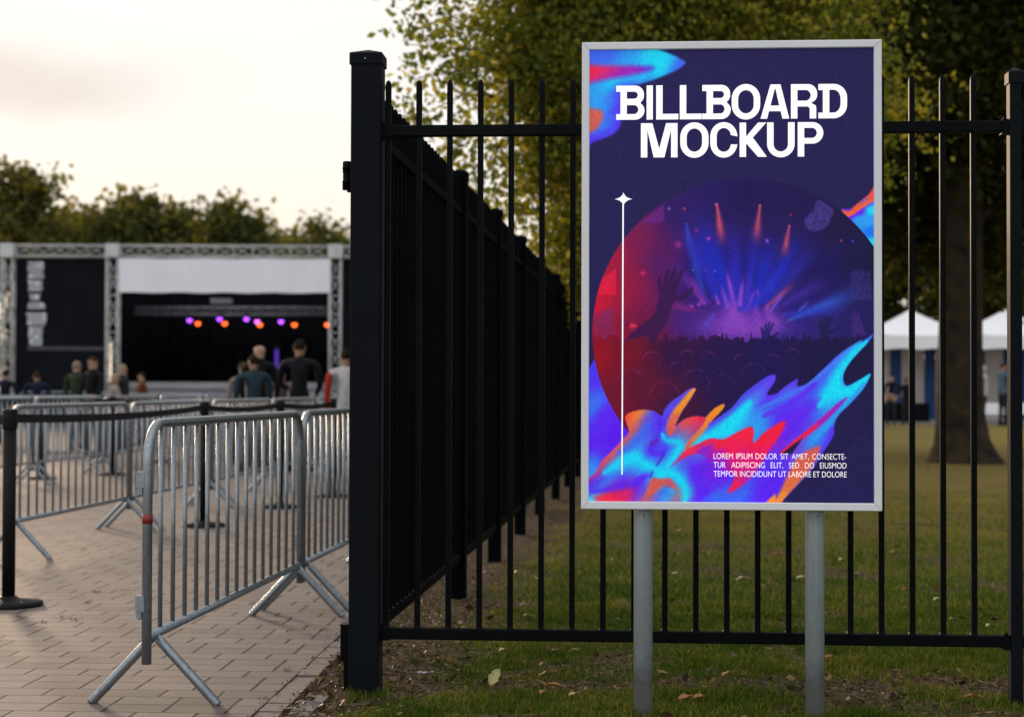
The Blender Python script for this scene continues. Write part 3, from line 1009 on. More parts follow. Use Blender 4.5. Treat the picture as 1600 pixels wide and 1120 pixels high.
def field(pts, power=4.2, diag=0.55, warp=True):
    """smooth colour field from (x,y,rgb) marks, stretched along the up-right diagonal"""
    x, y = (wx, wy) if warp else (PX, PY)
    num = np.zeros(PX.shape + (3,)); den = np.zeros(PX.shape)
    for (ax, ay, c) in pts:
        dx, dy = x - ax, y - ay
        u = (dx - dy) * 0.7071 * diag; v = (dx + dy) * 0.7071
        wgt = 1.0 / (u * u + v * v + 12.0) ** (power / 2)
        num += wgt[..., None] * np.asarray(c, float); den += wgt
    return glaze(num / den[..., None]) if warp else num / den[..., None]


CY, BLU, VIO, RED, MAG, ORA, BRO = (24, 222, 252), (62, 104, 246), (94, 34, 248), (250, 34, 66), (196, 24, 166), (246, 146, 42), (214, 92, 88)
LBL = (46, 160, 248)
# upper corner wave
tl = [(905, 60), (960, 66), (1020, 74), (1050, 84), (1066, 92), (1072, 98), (1062, 107), (1040, 117), (1010, 128), (985, 134), (972, 142), (970, 160), (971, 185), (968, 198), (958, 209), (940, 217), (925, 222), (905, 236)]
tlf = field([(924, 84, BLU), (950, 84, BLU), (990, 82, LBL), (1020, 84, CY), (1045, 94, CY), (1066, 98, BLU), (1030, 112, CY), (1060, 106, BLU), (1000, 122, CY), (980, 124, CY), (1010, 129, BLU), (985, 133, VIO),
             (955, 128, CY), (935, 134, LBL), (928, 140, LBL), (945, 144, LBL), (960, 148, BLU), (968, 140, VIO), (966, 170, VIO), (958, 180, BLU), (945, 165, LBL), (930, 150, LBL), (930, 160, LBL),
             (940, 200, LBL), (952, 200, BLU), (965, 196, VIO), (940, 212, VIO), (925, 210, BLU), (924, 218, VIO)], diag=1.0)
over(tlf, edge(tl, 2.2))
over(field([(924, 110, RED), (940, 110, (245, 36, 86)), (960, 110, (205, 32, 140)), (985, 108, (165, 34, 185)), (1015, 106, (110, 40, 215)), (925, 124, (230, 40, 110)), (960, 120, (150, 40, 200)), (930, 130, (120, 60, 220))], diag=1.0),
     edge([(900, 101), (940, 101), (980, 101), (1005, 102), (1021, 104), (1015, 110), (990, 116), (955, 122), (920, 129), (900, 134)], 5))
over((214, 96, 84), edge([(900, 168), (928, 169), (940, 173), (942, 182), (937, 194), (928, 203), (900, 216)], 4))
# wave at the opposite margin
rm = [(1318, 330), (1332, 328), (1345, 318), (1358, 308), (1385, 290), (1385, 470), (1367, 402), (1352, 372), (1335, 350)]
over(field([(1340, 325, (245, 92, 60)), (1362, 308, (250, 80, 70)), (1330, 336, VIO), (1345, 332, VIO), (1362, 318, BLU), (1345, 345, LBL), (1365, 330, CY), (1362, 345, LBL), (1364, 365, (30, 120, 250)), (1364, 382, CY), (1366, 395, CY)], diag=0.8, warp=False),
     edge(rm, 1.2))
over((246, 96, 62), edge([(1300, 322), (1322, 331), (1334, 330), (1350, 320), (1385, 296), (1385, 304), (1352, 326), (1328, 341), (1312, 334)], 1.2) * edge(rm, 1.2))
# violet sheet at the lower margin, behind the disc
over(field([(924, 590, (70, 60, 245)), (930, 620, (60, 110, 250)), (923, 640, (60, 120, 250)), (935, 600, VIO), (945, 650, VIO), (960, 690, (90, 20, 240)), (930, 700, VIO), (925, 735, LBL), (950, 710, VIO), (980, 690, VIO)], diag=0.8),
     edge([(900, 590), (920, 577), (934, 566), (960, 620), (1010, 690), (960, 760), (900, 770)], 1.2))

# ---- disc with the concert crowd
cxp, cyp, cr = 1167.0, 521.0, 241.0
disc = np.clip((cr - np.hypot(PX - cxp, PY - cyp)) / 1.2 + 0.5, 0, 1)
dv = field([(930, 470, (205, 18, 52)), (950, 400, (170, 22, 58)), (965, 560, (170, 14, 36)), (985, 440, (150, 20, 62)), (990, 360, (120, 24, 80)), (1010, 520, (112, 18, 66)), (1030, 420, (84, 22, 98)), (1060, 330, (46, 24, 100)),
            (1120, 300, (36, 22, 92)), (1160, 300, (30, 18, 78)), (1250, 300, (30, 20, 78)), (1330, 340, (28, 20, 62)), (1360, 420, (24, 20, 62)), (1350, 500, (32, 26, 92)), (1290, 430, (28, 20, 88)), (1250, 480, (38, 26, 116)),
            (1160, 420, (32, 20, 104)), (1090, 430, (34, 24, 112)), (1080, 500, (60, 28, 120)), (1160, 490, (60, 34, 150)), (1170, 520, (84, 40, 150)), (1230, 520, (56, 34, 132)), (1300, 520, (44, 32, 110)), (1000, 580, (110, 18, 52)),
            (960, 620, (120, 16, 48)), (1010, 640, (84, 18, 50)), (1100, 600, (50, 20, 74)), (1200, 600, (32, 22, 76)), (1320, 580, (24, 20, 56)), (1100, 660, (40, 18, 66))], diag=1.0, power=3.0)
over(dv, disc)


def beam(x0, y0, x1, y1, w0, w1, c, a):
    dx, dy = x1 - x0, y1 - y0; L = math.hypot(dx, dy)
    t = ((PX - x0) * dx + (PY - y0) * dy) / L / L
    s_ = np.abs((PX - x0) * dy - (PY - y0) * dx) / L
    wd = w0 + (w1 - w0) * np.clip(t, 0, 1)
    al = np.exp(-(s_ / wd) ** 2) * sst(-0.02, 0.04, t) * sst(1.0, 0.45, t)
    over(c, al * min(1.0, a * 1.3) * disc)


BB, BM, BR2 = (26, 42, 196), (150, 60, 180), (176, 70, 110)
for bm in [(1150, 490, 1100, 340, 9, 24, BB, .55), (1135, 480, 1085, 300, 7, 22, BB, .42), (1122, 470, 1075, 350, 6, 15, BB, .6), (1105, 480, 1072, 345, 3, 9, (40, 70, 205), .5), (1180, 480, 1215, 360, 8, 18, BB, .6),
           (1195, 480, 1262, 350, 6, 16, BB, .55), (1205, 475, 1290, 370, 5, 14, (40, 44, 170), .5), (1232, 503, 1360, 450, 2, 16, (52, 92, 210), .6), (1150, 478, 1148, 390, 5, 12, (60, 40, 190), .5),
           (1148, 470, 1136, 418, 4, 3, (150, 70, 200), .7), (1170, 470, 1174, 420, 3, 5, (130, 60, 190), .5), (1104, 478, 1072, 425, 3, 9, BM, .65), (1126, 478, 1118, 455, 3, 2, (170, 80, 210), .6), (1168, 486, 1186, 448, 3, 4, (140, 70, 200), .6),
           (1199, 482, 1250, 440, 3, 6, BR2, .55), (1188, 466, 1186, 450, 3, 2, BM, .5), (1198, 480, 1225, 530, 4, 24, (140, 70, 190), .55), (1180, 478, 1200, 535, 4, 16, (130, 60, 190), .5), (1150, 470, 1150, 535, 10, 40, (126, 64, 186), .75),
           (1120, 490, 1090, 530, 4, 14, (70, 60, 190), .5), (1122, 318, 1132, 392, 1.5, 9, (190, 74, 104), .8), (1190, 322, 1182, 392, 1.5, 9, (180, 72, 106), .75), (1236, 354, 1226, 410, 1.2, 8, (176, 72, 104), .75), (1074, 348, 1082, 400, 1, 7, (50, 70, 200), .7),
           (1085, 482, 1078, 476, 3, 2, BM, .8), (1092, 480, 1100, 470, 3, 2, BM, .7), (1250, 488, 1270, 470, 2, 3, (90, 80, 200), .6), (985, 510, 1000, 512, 5, 2, (230, 50, 90), .7)]:
    beam(*bm)
for (dx, dy, rr, c) in [(1047, 327, 2, (170, 110, 220)), (1071, 327, 2, (200, 60, 90)), (1121, 321, 2, (230, 110, 130)), (1190, 323, 2, (210, 100, 120)), (1061, 383, 5, (150, 40, 150)), (1109, 374, 3, (190, 60, 190)), (1201, 378, 3, (140, 80, 220)), (1236, 355, 2, (190, 80, 110)),
                        (1238, 337, 2, (150, 50, 90)), (1006, 428, 4, (190, 40, 90)), (1317, 378, 2, (160, 70, 110)), (1090, 361, 3, (130, 40, 140)), (1085, 423, 1.6, (90, 90, 220)), (1104, 424, 1.6, (90, 90, 220)), (1119, 425, 1.6, (110, 90, 220)), (1335, 379, 2, (60, 60, 190))]:
    over(c, np.exp(-((PX - dx) ** 2 + (PY - dy) ** 2) / rr ** 2) * disc)
for bm in [(1160, 492, 1145, 330, 5, 14, (40, 40, 190), .5), (1168, 490, 1185, 345, 5, 14, (34, 44, 200), .5), (1140, 486, 1052, 330, 4, 14, (50, 40, 170), .45), (1112, 478, 1040, 400, 3, 12, (90, 36, 150), .5), (1176, 486, 1240, 400, 4, 12, (40, 50, 205), .55),
           (1210, 486, 1310, 430, 3, 12, (70, 40, 160), .5), (1222, 495, 1340, 480, 3, 12, (44, 60, 190), .5), (1092, 488, 1020, 470, 3, 12, (130, 36, 120), .5), (1158, 480, 1164, 430, 4, 3, (150, 80, 215), .6), (1140, 486, 1128, 440, 4, 3, (140, 70, 205), .6), (1206, 488, 1230, 455, 2, 4, (130, 80, 215), .6)]:
    beam(*bm)
over((150, 72, 196), np.exp(-(((PX - 1155) / 62) ** 2 + ((PY - 514) / 24) ** 2)) * disc * .55 * (.75 + .5 * vnoise(PX / 3, PY / 3, 14)))
over((104, 34, 128), edge([(1003, 348), (1038, 320), (1040, 345), (1025, 351)], 1.5, smooth=False) * disc * .8)
over((74, 56, 138), edge([(1281, 314), (1305, 330), (1300, 345), (1294, 356), (1278, 363), (1262, 357), (1261, 343), (1274, 330)], 2) * disc * (0.5 + 0.5 * vnoise(PX / 3, PY / 3, 2)))
over((228, 26, 66), edge([(937, 440), (963, 420), (963, 462), (930, 462)], 1.2, smooth=False) * disc * .85)
over((120, 40, 100), edge([(928, 490), (960, 480), (960, 535), (930, 530)], 2, smooth=False) * disc * (.2 + .6 * vnoise(PX / 9 + PY / 5, PY / 7, 4)))
over((60, 50, 130), edge([(1331, 424), (1362, 424), (1366, 470), (1331, 470)], 1.5, smooth=False) * disc * (.2 + .6 * vnoise(PX / 3, PY / 3, 6)))
over((80, 46, 130), edge([(1333, 488), (1345, 490), (1355, 525), (1333, 528)], 1.5, smooth=False) * disc * (.2 + .6 * vnoise(PX / 3, PY / 3, 8)))
def capsule(x0, y0, x1, y1, r0, r1):
    dx, dy = x1 - x0, y1 - y0
    t = np.clip(((PX - x0) * dx + (PY - y0) * dy) / (dx * dx + dy * dy), 0, 1)
    return np.clip((r0 + (r1 - r0) * t - np.hypot(PX - x0 - t * dx, PY - y0 - t * dy)) / 1.3 + .5, 0, 1)


def hand(x, y, s, lean, c, arm):
    a = capsule(x, y, x + 4 * s * lean, y - 15 * s, 12 * s, 13 * s)
    for (bx_, by_, tx, ty, r_) in [(-9, -14, -13, -32, 4.2), (-3, -18, 0, -44, 4.2), (4, -19, 12, -48, 4.2), (10, -17, 24, -46, 4.0)]:
        a = np.maximum(a, capsule(x + bx_ * s, y + by_ * s, x + tx * s, y + ty * s, r_ * s, r_ * s * .75))
    a = np.maximum(a, capsule(x + 10 * s, y - 2 * s, x + 27 * s, y - 4 * s, 5 * s, 4 * s))
    a = np.maximum(a, capsule(x + 27 * s, y - 4 * s, x + 39 * s, y - 17 * s, 4 * s, 3.2 * s))
    for q in arm:
        a = np.maximum(a, capsule(*q))
    over(c, a * disc * .86)


hand(1044, 470, 1.0, .6, (52, 20, 74), [(1043, 470, 1033, 500, 12, 11), (1033, 500, 955, 590, 12, 30)])
hand(1199, 530, .5, .2, (36, 26, 98), [(1199, 530, 1200, 550, 6, 8)])
hand(1290, 522, .55, -.2, (30, 24, 78), [(1290, 522, 1296, 550, 6, 9)])

# crowd
top = 533 + 5 * (vnoise(PX / 7, PX * 0 + 1, 1) - .5) + 10 * (vnoise(PX / 3.2, PX * 0, 2) - .5) * (vnoise(PX / 22, PX * 0, 3)) - 9 * sst(.78, .9, vnoise(PX / 4, PX * 0 + 5, 7))
crowd = sst(-2, 3, PY - top)
hr_ = np.random.default_rng(8)
for k_ in range(70):
    qx, qy, qr = hr_.uniform(930, 1365), hr_.uniform(531, 541), hr_.uniform(3.0, 6.5)
    crowd = np.maximum(crowd, np.clip(qr - np.hypot(PX - qx, (PY - qy) * 0.85) + .5, 0, 1))
for k_ in range(26):
    qx = hr_.uniform(940, 1360); hh_ = hr_.uniform(5, 13); ln_ = hr_.uniform(-4, 4)
    crowd = np.maximum(crowd, np.clip(1.5 - np.abs(PX - qx - ln_ * (536 - PY) / 12) * 1.0, 0, 1) * sst(536 - hh_ - 1, 536 - hh_ + 1, PY))
cc = field([(935, 560, (150, 12, 36)), (975, 560, (118, 14, 40)), (1010, 600, (92, 18, 50)), (960, 630, (112, 16, 46)), (1060, 560, (48, 18, 66)), (1060, 640, (66, 18, 56)), (1120, 580, (34, 20, 78)), (1200, 570, (28, 20, 80)), (1300, 570, (26, 21, 66)), (1340, 570, (28, 22, 64)), (1350, 640, (33, 27, 76)), (1310, 680, (34, 28, 78)), (1150, 650, (32, 20, 74))], diag=1.0, power=2.6, warp=False)
over(cc, crowd * disc)
for (hx_, hy_, hr) in [(1090, 600, 19), (1130, 612, 22), (1060, 585, 15), (1180, 592, 20), (1020, 570, 16), (1040, 625, 24), (1110, 565, 12), (1210, 570, 13), (1160, 568, 11), (1240, 560, 12), (985, 600, 20), (1075, 560, 10)]:
    rd = np.hypot(PX - hx_, (PY - hy_) * 0.9)
    arc = np.exp(-((rd - hr) / 1.3) ** 2) * sst(6, -6, PY - hy_ + 4) * vnoise(PX / 8, PY / 8, hx_)
    over((140, 46, 124), arc * disc * .5)


# ---- liquid waves in front of the disc
wave = [(905, 765), (920, 750), (931, 741), (942, 722), (956, 708), (972, 691), (983, 679), (982, 669), (978, 655), (985, 647), (1003, 642.5), (1022, 644), (1036, 652), (1040, 642), (1050, 630), (1065, 619.5), (1079, 609.5), (1087, 608.5), (1089, 611),
        (1079, 628), (1067, 646), (1058, 665), (1057.5, 668), (1060, 666), (1071, 657), (1089, 652), (1102, 653), (1107, 653), (1120, 640), (1133, 634), (1133.5, 636), (1128, 644), (1113, 659), (1116, 660), (1145, 640), (1165, 617), (1197, 592.5), (1210, 587), (1214.5, 589), (1213, 598), (1201, 617), (1215, 617), (1230, 605),
        (1247, 594), (1249, 595), (1249, 605), (1265, 600), (1290, 577.5), (1315, 554), (1346, 534), (1350, 535), (1365, 525), (1366, 526), (1355, 540), (1332, 565), (1320, 587), (1325, 604), (1345, 595), (1360, 586), (1362, 588), (1350, 610), (1330, 632),
        (1312, 650), (1306, 665), (1304, 682), (1290, 705), (1270, 735), (1247, 760), (1225, 784), (1215, 800), (905, 800)]
W = [(997, 650, ORA), (983, 656, (255, 72, 52)), (1013, 656, (80, 84, 240)), (1030, 663, VIO), (993, 672, (226, 98, 84)), (1005, 676, BLU), (970, 700, (206, 84, 104)), (987, 704, LBL), (997, 720, CY), (1011, 732, CY), (966, 730, LBL), (950, 733, (100, 70, 226)), (938, 735, (242, 62, 80)), (955, 715, (226, 80, 90)),
     (946, 755, BLU), (927, 765, VIO), (972, 755, VIO), (987, 765, (176, 30, 170)), (966, 778, (238, 36, 70)), (946, 781, (240, 36, 70)), (930, 783, (60, 232, 240)), (1001, 750, VIO), (1005, 767, (90, 60, 240)), (1018, 706, VIO), (1034, 702, VIO), (1040, 712, (80, 60, 246)), (1030, 739, CY), (1036, 681, BLU), (1044, 690, BLU),
     (1040, 655, (84, 70, 240)), (1046, 642, (86, 74, 236)), (1055, 625, (90, 70, 220)), (1063, 690, LBL), (1057, 708, CY), (1078, 678, (176, 84, 150)), (1096, 657, RED), (1073, 663, (250, 74, 60)), (1088, 676, (196, 62, 116)), (1059, 735, LBL), (1071, 755, CY), (1046, 743, CY), (1073, 768, CY), (1079, 714, (112, 44, 230)), (1090, 745, VIO),
     (1016, 774, BRO), (1034, 770, BLU), (1046, 775, LBL), (1062, 774, (220, 70, 84)), (1100, 777, VIO), (1125, 778, BLU), (1137, 671, CY), (1112, 684, LBL), (1089, 696, CY), (1118, 663, (84, 60, 240)), (1147, 660, CY), (1165, 640, (40, 196, 250)), (1150, 650, CY), (1190, 617, (84, 112, 245)), (1207, 597, (104, 60, 240)), (1180, 606, (70, 90, 240)), (1185, 650, LBL),
     (1187, 672, LBL), (1200, 630, VIO), (1235, 619, LBL), (1222, 636, VIO), (1244, 602, (104, 54, 240)), (1227, 650, VIO), (1252, 650, (112, 32, 245)), (1240, 672, VIO), (1265, 630, (92, 54, 245)), (1222, 685, (150, 32, 205)), (1300, 617, CY), (1288, 622, CY), (1312, 585, (32, 206, 254)), (1335, 555, CY), (1355, 538, LBL), (1278, 612, BLU), (1292, 590, (72, 84, 245)),
     (1310, 566, BLU), (1272, 640, BLU), (1262, 665, (90, 60, 240)), (1340, 608, CY), (1356, 592, CY), (1325, 617, CY), (1310, 640, LBL), (1300, 662, LBL), (1297, 682, BLU), (1302, 672, VIO), (1276, 686, LBL), (1287, 702, BLU), (1265, 737, (84, 112, 245)), (1246, 762, BLU), (1247, 703, (124, 62, 216)), (1215, 727, (92, 42, 240)), (1222, 750, VIO), (1190, 767, VIO), (1165, 777, BLU), (1205, 776, VIO),
     (1140, 745, VIO), (1110, 745, VIO), (1120, 724, (180, 22, 180))]
over(field(W), edge(wave, 1.0))
wm = edge(wave, 1.0)
rim = np.exp(-(np.abs(sdist(spline(wave))) / 3.2) ** 2) * wm
over((92, 50, 244), rim * 0.5 * sst(1090, 1140, PX))
red = [(1048, 732), (1060, 718), (1073, 705), (1100, 691), (1114, 686), (1131, 688), (1143, 683), (1160, 674), (1176, 668), (1181, 676), (1180, 693), (1197, 677), (1217, 664), (1229, 659), (1227, 671), (1215, 690), (1200, 712), (1186, 735), (1172, 752), (1150, 768), (1140, 770), (1150, 745), (1130, 735), (1105, 715), (1085, 712), (1065, 722)]
over(field([(1078, 706, (246, 44, 74)), (1052, 729, (198, 42, 146)), (1110, 690, (244, 38, 84)), (1130, 692, RED), (1165, 678, RED), (1178, 674, RED), (1195, 686, (252, 28, 62)), (1225, 664, (252, 30, 60)), (1212, 684, (252, 30, 70)), (1105, 705, (150, 32, 200)), (1122, 715, (190, 24, 170)), (1150, 700, (250, 30, 84)), (1150, 720, (226, 22, 122)), (1180, 722, (222, 24, 120)), (1175, 745, (190, 30, 160)),
            (1148, 765, (240, 30, 90)), (1130, 732, (150, 30, 205)), (1200, 705, (240, 28, 90))], warp=False), edge(red, 1.6) * wm)
# softened underside of the red flame
over(field([(1100, 720, VIO), (1150, 745, (150, 28, 205)), (1190, 740, (140, 30, 215))]), np.exp(-(((PX - 1105) / 34) ** 2 + ((PY - 735) / 18) ** 2)) * wm * .8)
over(field([(1057, 660, (222, 106, 76)), (1068, 636, ORA), (1083, 614, (250, 160, 40)), (1048, 681, BRO), (1054, 670, BRO)], warp=False), edge([(1046, 682), (1043, 672), (1047, 656), (1055, 642), (1067, 628), (1078, 615), (1087, 608), (1090, 610), (1080, 628), (1068, 645), (1059, 664), (1057, 674), (1052, 682)], 2.0) * wm)
over(field([(1130, 638, ORA), (1110, 658, (248, 134, 42)), (1092, 683, (246, 112, 52)), (1076, 700, (240, 90, 60))], warp=False), edge([(1073, 706), (1076, 694), (1092, 676), (1104, 660), (1106, 653), (1120, 639), (1134, 633), (1130, 643), (1114, 660), (1098, 682), (1082, 700)], 1.0))
over((214, 92, 86), edge([(1020, 750), (1034, 750), (1047, 748), (1050, 753), (1034, 765), (1018, 777), (1011, 776), (1014, 764)], 2.0) * wm)
over((212, 80, 90), edge([(1047, 749), (1058, 757), (1062, 768), (1055, 766), (1042, 760)], 3.0) * wm * .9)
over(field([(1278, 702, BRO), (1255, 735, (220, 102, 80)), (1238, 762, (230, 112, 70)), (1222, 778, (244, 140, 50))], warp=False), edge([(1284, 698), (1280, 715), (1262, 742), (1240, 768), (1226, 784), (1205, 800), (1222, 768), (1234, 742), (1246, 720), (1262, 706)], 2.4) * wm)
over((246, 142, 50), edge([(1198, 787), (1214, 772), (1216, 787)], 1.5, smooth=False) * wm)
over(field([(1322, 625, (140, 40, 205)), (1295, 652, (170, 32, 180)), (1262, 682, (232, 32, 94)), (1240, 697, (246, 32, 80)), (1225, 708, RED)], warp=False), edge([(1327, 621), (1318, 634), (1290, 662), (1262, 684), (1244, 697), (1226, 709), (1222, 708), (1240, 692), (1262, 674), (1290, 650), (1312, 630)], 1.2) * wm)
over((34, 26, 70), edge([(1226, 708), (1240, 697), (1257, 685), (1250, 696), (1240, 710), (1232, 712)], 1.2, smooth=False))
over((108, 34, 88), edge([(1016, 696), (1028, 686), (1032, 690), (1020, 702)], 1.5, smooth=False))
over((72, 36, 200), edge([(1038, 712), (1040, 714), (1024, 738), (1019, 748), (1016, 747), (1022, 736)], 1.2))
over(field([(975, 772, (226, 34, 90)), (1000, 752, VIO), (945, 780, RED)], warp=False), edge([(930, 778), (960, 770), (985, 758), (1008, 743), (1014, 746), (1000, 764), (984, 786), (940, 790)], 4) * .75 * wm)


def stroke(pts, c, wd, a, m_=None):
    P = np.array(pts, float)
    q = []
    for i in range(len(P) - 1):
        p0 = P[max(i - 1, 0)]; p1 = P[i]; p2 = P[i + 1]; p3 = P[min(i + 2, len(P) - 1)]
        for t in np.linspace(0, 1, 6, endpoint=False):
            q.append(0.5 * ((2 * p1) + (-p0 + p2) * t + (2 * p0 - 5 * p1 + 4 * p2 - p3) * t * t + (-p0 + 3 * p1 - 3 * p2 + p3) * t ** 3))
    q.append(P[-1])
    best = np.full(PX.shape, 1e9)
    n_ = len(q) - 1
    for i in range(n_):
        (ax, ay), (bx_, by_) = q[i], q[i + 1]
        dx, dy = bx_ - ax, by_ - ay
        t = np.clip(((PX - ax) * dx + (PY - ay) * dy) / (dx * dx + dy * dy + 1e-9), 0, 1)
        wloc = wd * (0.35 + 0.65 * np.sin(np.pi * (i + t) / n_) ** 0.7)
        best = np.minimum(best, np.hypot(PX - ax - t * dx, PY - ay - t * dy) / wloc)
    over(c, np.exp(-best ** 2) * a * (wm if m_ is None else m_))


nored = wm * (1 - edge(red, 2.0))
stroke([(1084, 702), (1100, 690), (1125, 676), (1150, 660), (1175, 630)], CY, 10, .9, nored)
stroke([(1110, 665), (1140, 648), (1170, 618), (1205, 591)], (84, 66, 242), 5, .8, nored)
stroke([(1183, 690), (1190, 660), (1215, 640), (1235, 630)], LBL, 7, .7, nored)
stroke([(1188, 640), (1215, 628), (1245, 618), (1265, 602), (1300, 573), (1335, 545)], (70, 130, 248), 4.5, .85, nored)
stroke([(1195, 652), (1220, 640), (1250, 622), (1278, 600)], (100, 34, 246), 7, .8, nored)
stroke([(1225, 690), (1245, 665), (1268, 640), (1285, 625)], (96, 38, 246), 9, .75, nored)
stroke([(1282, 636), (1300, 612), (1315, 585), (1338, 555), (1358, 536)], CY, 9, .9)
stroke([(1300, 614), (1325, 612), (1345, 600), (1360, 588)], CY, 8, .9)
stroke([(1352, 600), (1325, 634), (1298, 664), (1272, 690)], LBL, 5, .85)
stroke([(1304, 670), (1302, 684), (1285, 708)], (92, 50, 244), 6, .8)
stroke([(945, 742), (965, 728), (990, 716), (1010, 728), (1030, 736)], CY, 10, .85)
stroke([(965, 712), (985, 700), (1002, 684), (1016, 664)], BLU, 7, .75)
stroke([(1024, 648), (1034, 662), (1030, 684), (1018, 706), (1030, 712), (1042, 706)], (86, 40, 246), 5, .85)
stroke([(1036, 680), (1044, 690), (1064, 694), (1060, 710), (1044, 734)], CY, 6, .8)
stroke([(1030, 744), (1050, 742), (1066, 752), (1074, 770), (1072, 786)], CY, 8, .9)
stroke([(1008, 748), (985, 760), (955, 766), (925, 772)], (88, 38, 248), 6, .8)
stroke([(1085, 730), (1090, 750), (1098, 772)], (96, 34, 248), 12, .8)
stroke([(1100, 784), (1118, 776), (1140, 778), (1170, 768)], BLU, 4, .7)
# print grain
gr = np.random.default_rng(1).normal(0, 1, PX.shape)
IMG = np.clip(IMG * (1 + gr[..., None] * 0.045) + gr[..., None] * 2.0, 0, 255)
COLS = np.concatenate([srgb(IMG), np.ones(PX.shape + (1,))], -1).reshape(-1, 4)


def to_board(x, y):
    """photo pixel of the print -> board plane x,z"""
    u = (x - 909.0) / (1380.0 - 909.0)
    yt = 67.0 - 4.0 * u; yb = 795.5 + 2.0 * u
    v = (y - yt) / (yb - yt)
    return u * BW, z_t - v * BHt


ui = fw + (np.linspace(0, 1, NXP)) * (BW - 2 * fw)
vi = (z_t - fw) - np.linspace(0, 1, NYP) * (BHt - 2 * fw)
UX, VZ = np.meshgrid(ui, vi, indexing='ij')
V = np.stack([UX.ravel(), np.full(UX.size, -0.0315), VZ.ravel()], -1)
idx = np.arange(NXP * NYP).reshape(NXP, NYP)
quads = np.stack([idx[:-1, :-1], idx[:-1, 1:], idx[1:, 1:], idx[1:, :-1]], -1).reshape(-1, 4)
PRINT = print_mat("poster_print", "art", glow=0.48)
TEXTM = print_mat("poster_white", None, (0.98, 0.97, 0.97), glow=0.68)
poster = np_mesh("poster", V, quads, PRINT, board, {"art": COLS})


# ---- lettering: outlines with holes, filled
def arc(cx, cy, rx, ry, a0, a1, n=10):
    return [(cx + rx * math.cos(R(a0 + (a1 - a0) * i / n)), cy + ry * math.sin(R(a0 + (a1 - a0) * i / n))) for i in range(n + 1)]


def rr(x0, y0, x1, y1, tl=(0, 0), tr=(0, 0), br=(0, 0), bl=(0, 0)):
    p = []
    p += arc(x0 + tl[0], y0 + tl[1], tl[0], tl[1], 180, 270) if tl[0] else [(x0, y0)]
    p += arc(x1 - tr[0], y0 + tr[1], tr[0], tr[1], 270, 360) if tr[0] else [(x1, y0)]
    p += arc(x1 - br[0], y1 - br[1], br[0], br[1], 0, 90) if br[0] else [(x1, y1)]
    p += arc(x0 + bl[0], y1 - bl[1], bl[0], bl[1], 90, 180) if bl[0] else [(x0, y1)]
    return p


T, Bt = 50.0, 274.0     # title line 1, in enlarged pixels
S = 42.0


def gB(x):              # x = edge of the slab serif
    st = x + 28; r = x + 186
    o_ = [(x, T)] + arc(r - 62, T + 56, 58, 56, 270, 360) + [(r - 4, T + 66)] + arc(r - 44, T + 68, 40, 46, 0, 62) + arc(r - 44, T + 164, 44, 50, 298, 360) + arc(r - 62, Bt - 62, 62, 62, 0, 90) + [(x, Bt), (x, Bt - 37), (st, Bt - 37), (st, T + 40), (x, T + 40)]
    h1 = rr(st + S, T + 40, r - 44, T + 86, tr=(24, 23), br=(24, 23))
    h2 = rr(st + S, T + 128, r - 41, Bt - 37, tr=(27, 29), br=(27, 29))
    return [o_, h1, h2]


def gO(x, w_, t, b):
    return [rr(x, t - 4, x + w_, b + 4, *[(w_ / 2, w_ * .52)] * 4), rr(x + S, t + 36, x + w_ - S, b - 36, *[((w_ - 2 * S) / 2, (w_ - 2 * S) * .56)] * 4)]


glyphs = []
glyphs.append(gB(55))
glyphs.append([[(255, T), (296, T), (296, Bt), (255, Bt)]])
glyphs.append([[(318, T), (360, T), (360, Bt - 37), (463, Bt - 37), (463, Bt), (318, Bt)]])
glyphs.append([[(473, T), (515, T), (515, Bt - 37), (616, Bt - 37), (616, Bt), (473, Bt)]])
glyphs.append(gB(620))
glyphs.append(gO(812, 186, T, Bt))
glyphs.append([[(1000, Bt), (1065, T), (1130, T), (1187, Bt), (1143, Bt), (1131, Bt - 49), (1055, Bt - 49), (1043, Bt)], [(1065, Bt - 86), (1122, Bt - 86), (1098, T + 30), (1092, T + 30)]])
glyphs.append([[(1198, T)] + arc(1308, T + 60, 60, 60, 270, 360) + arc(1308, T + 72, 60, 52, 0, 70) + [(1338, T + 128)] + arc(1334, T + 152, 28, 22, 290, 360) + [(1362, Bt), (1320, Bt), (1320, T + 164)] + arc(1302, T + 164, 18, 18, 0, -90) + [(1240, T + 146), (1240, Bt), (1198, Bt)],
               rr(1240, T + 38, 1326, T + 108, tr=(34, 35), br=(34, 35))])
glyphs.append([[(1376, T)] + arc(1474, T + 88, 88, 88, 270, 360) + arc(1474, Bt - 88, 88, 88, 0, 90) + [(1376, Bt), (1376, Bt - 37), (1405, Bt - 37), (1405, T + 40), (1376, T + 40)],
               rr(1447, T + 38, 1520, Bt - 37, tr=(46, 60), br=(46, 60))])
T2, B2 = 298.0, 522.0
glyphs.append([[(218, T2), (293, T2), (338, B2 - 56), (383, T2), (458, T2), (458, B2), (416, B2), (416, T2 + 44), (372, B2), (302, B2), (260, T2 + 44), (260, B2), (218, B2)]])
glyphs.append(gO(476, 185, T2, B2))
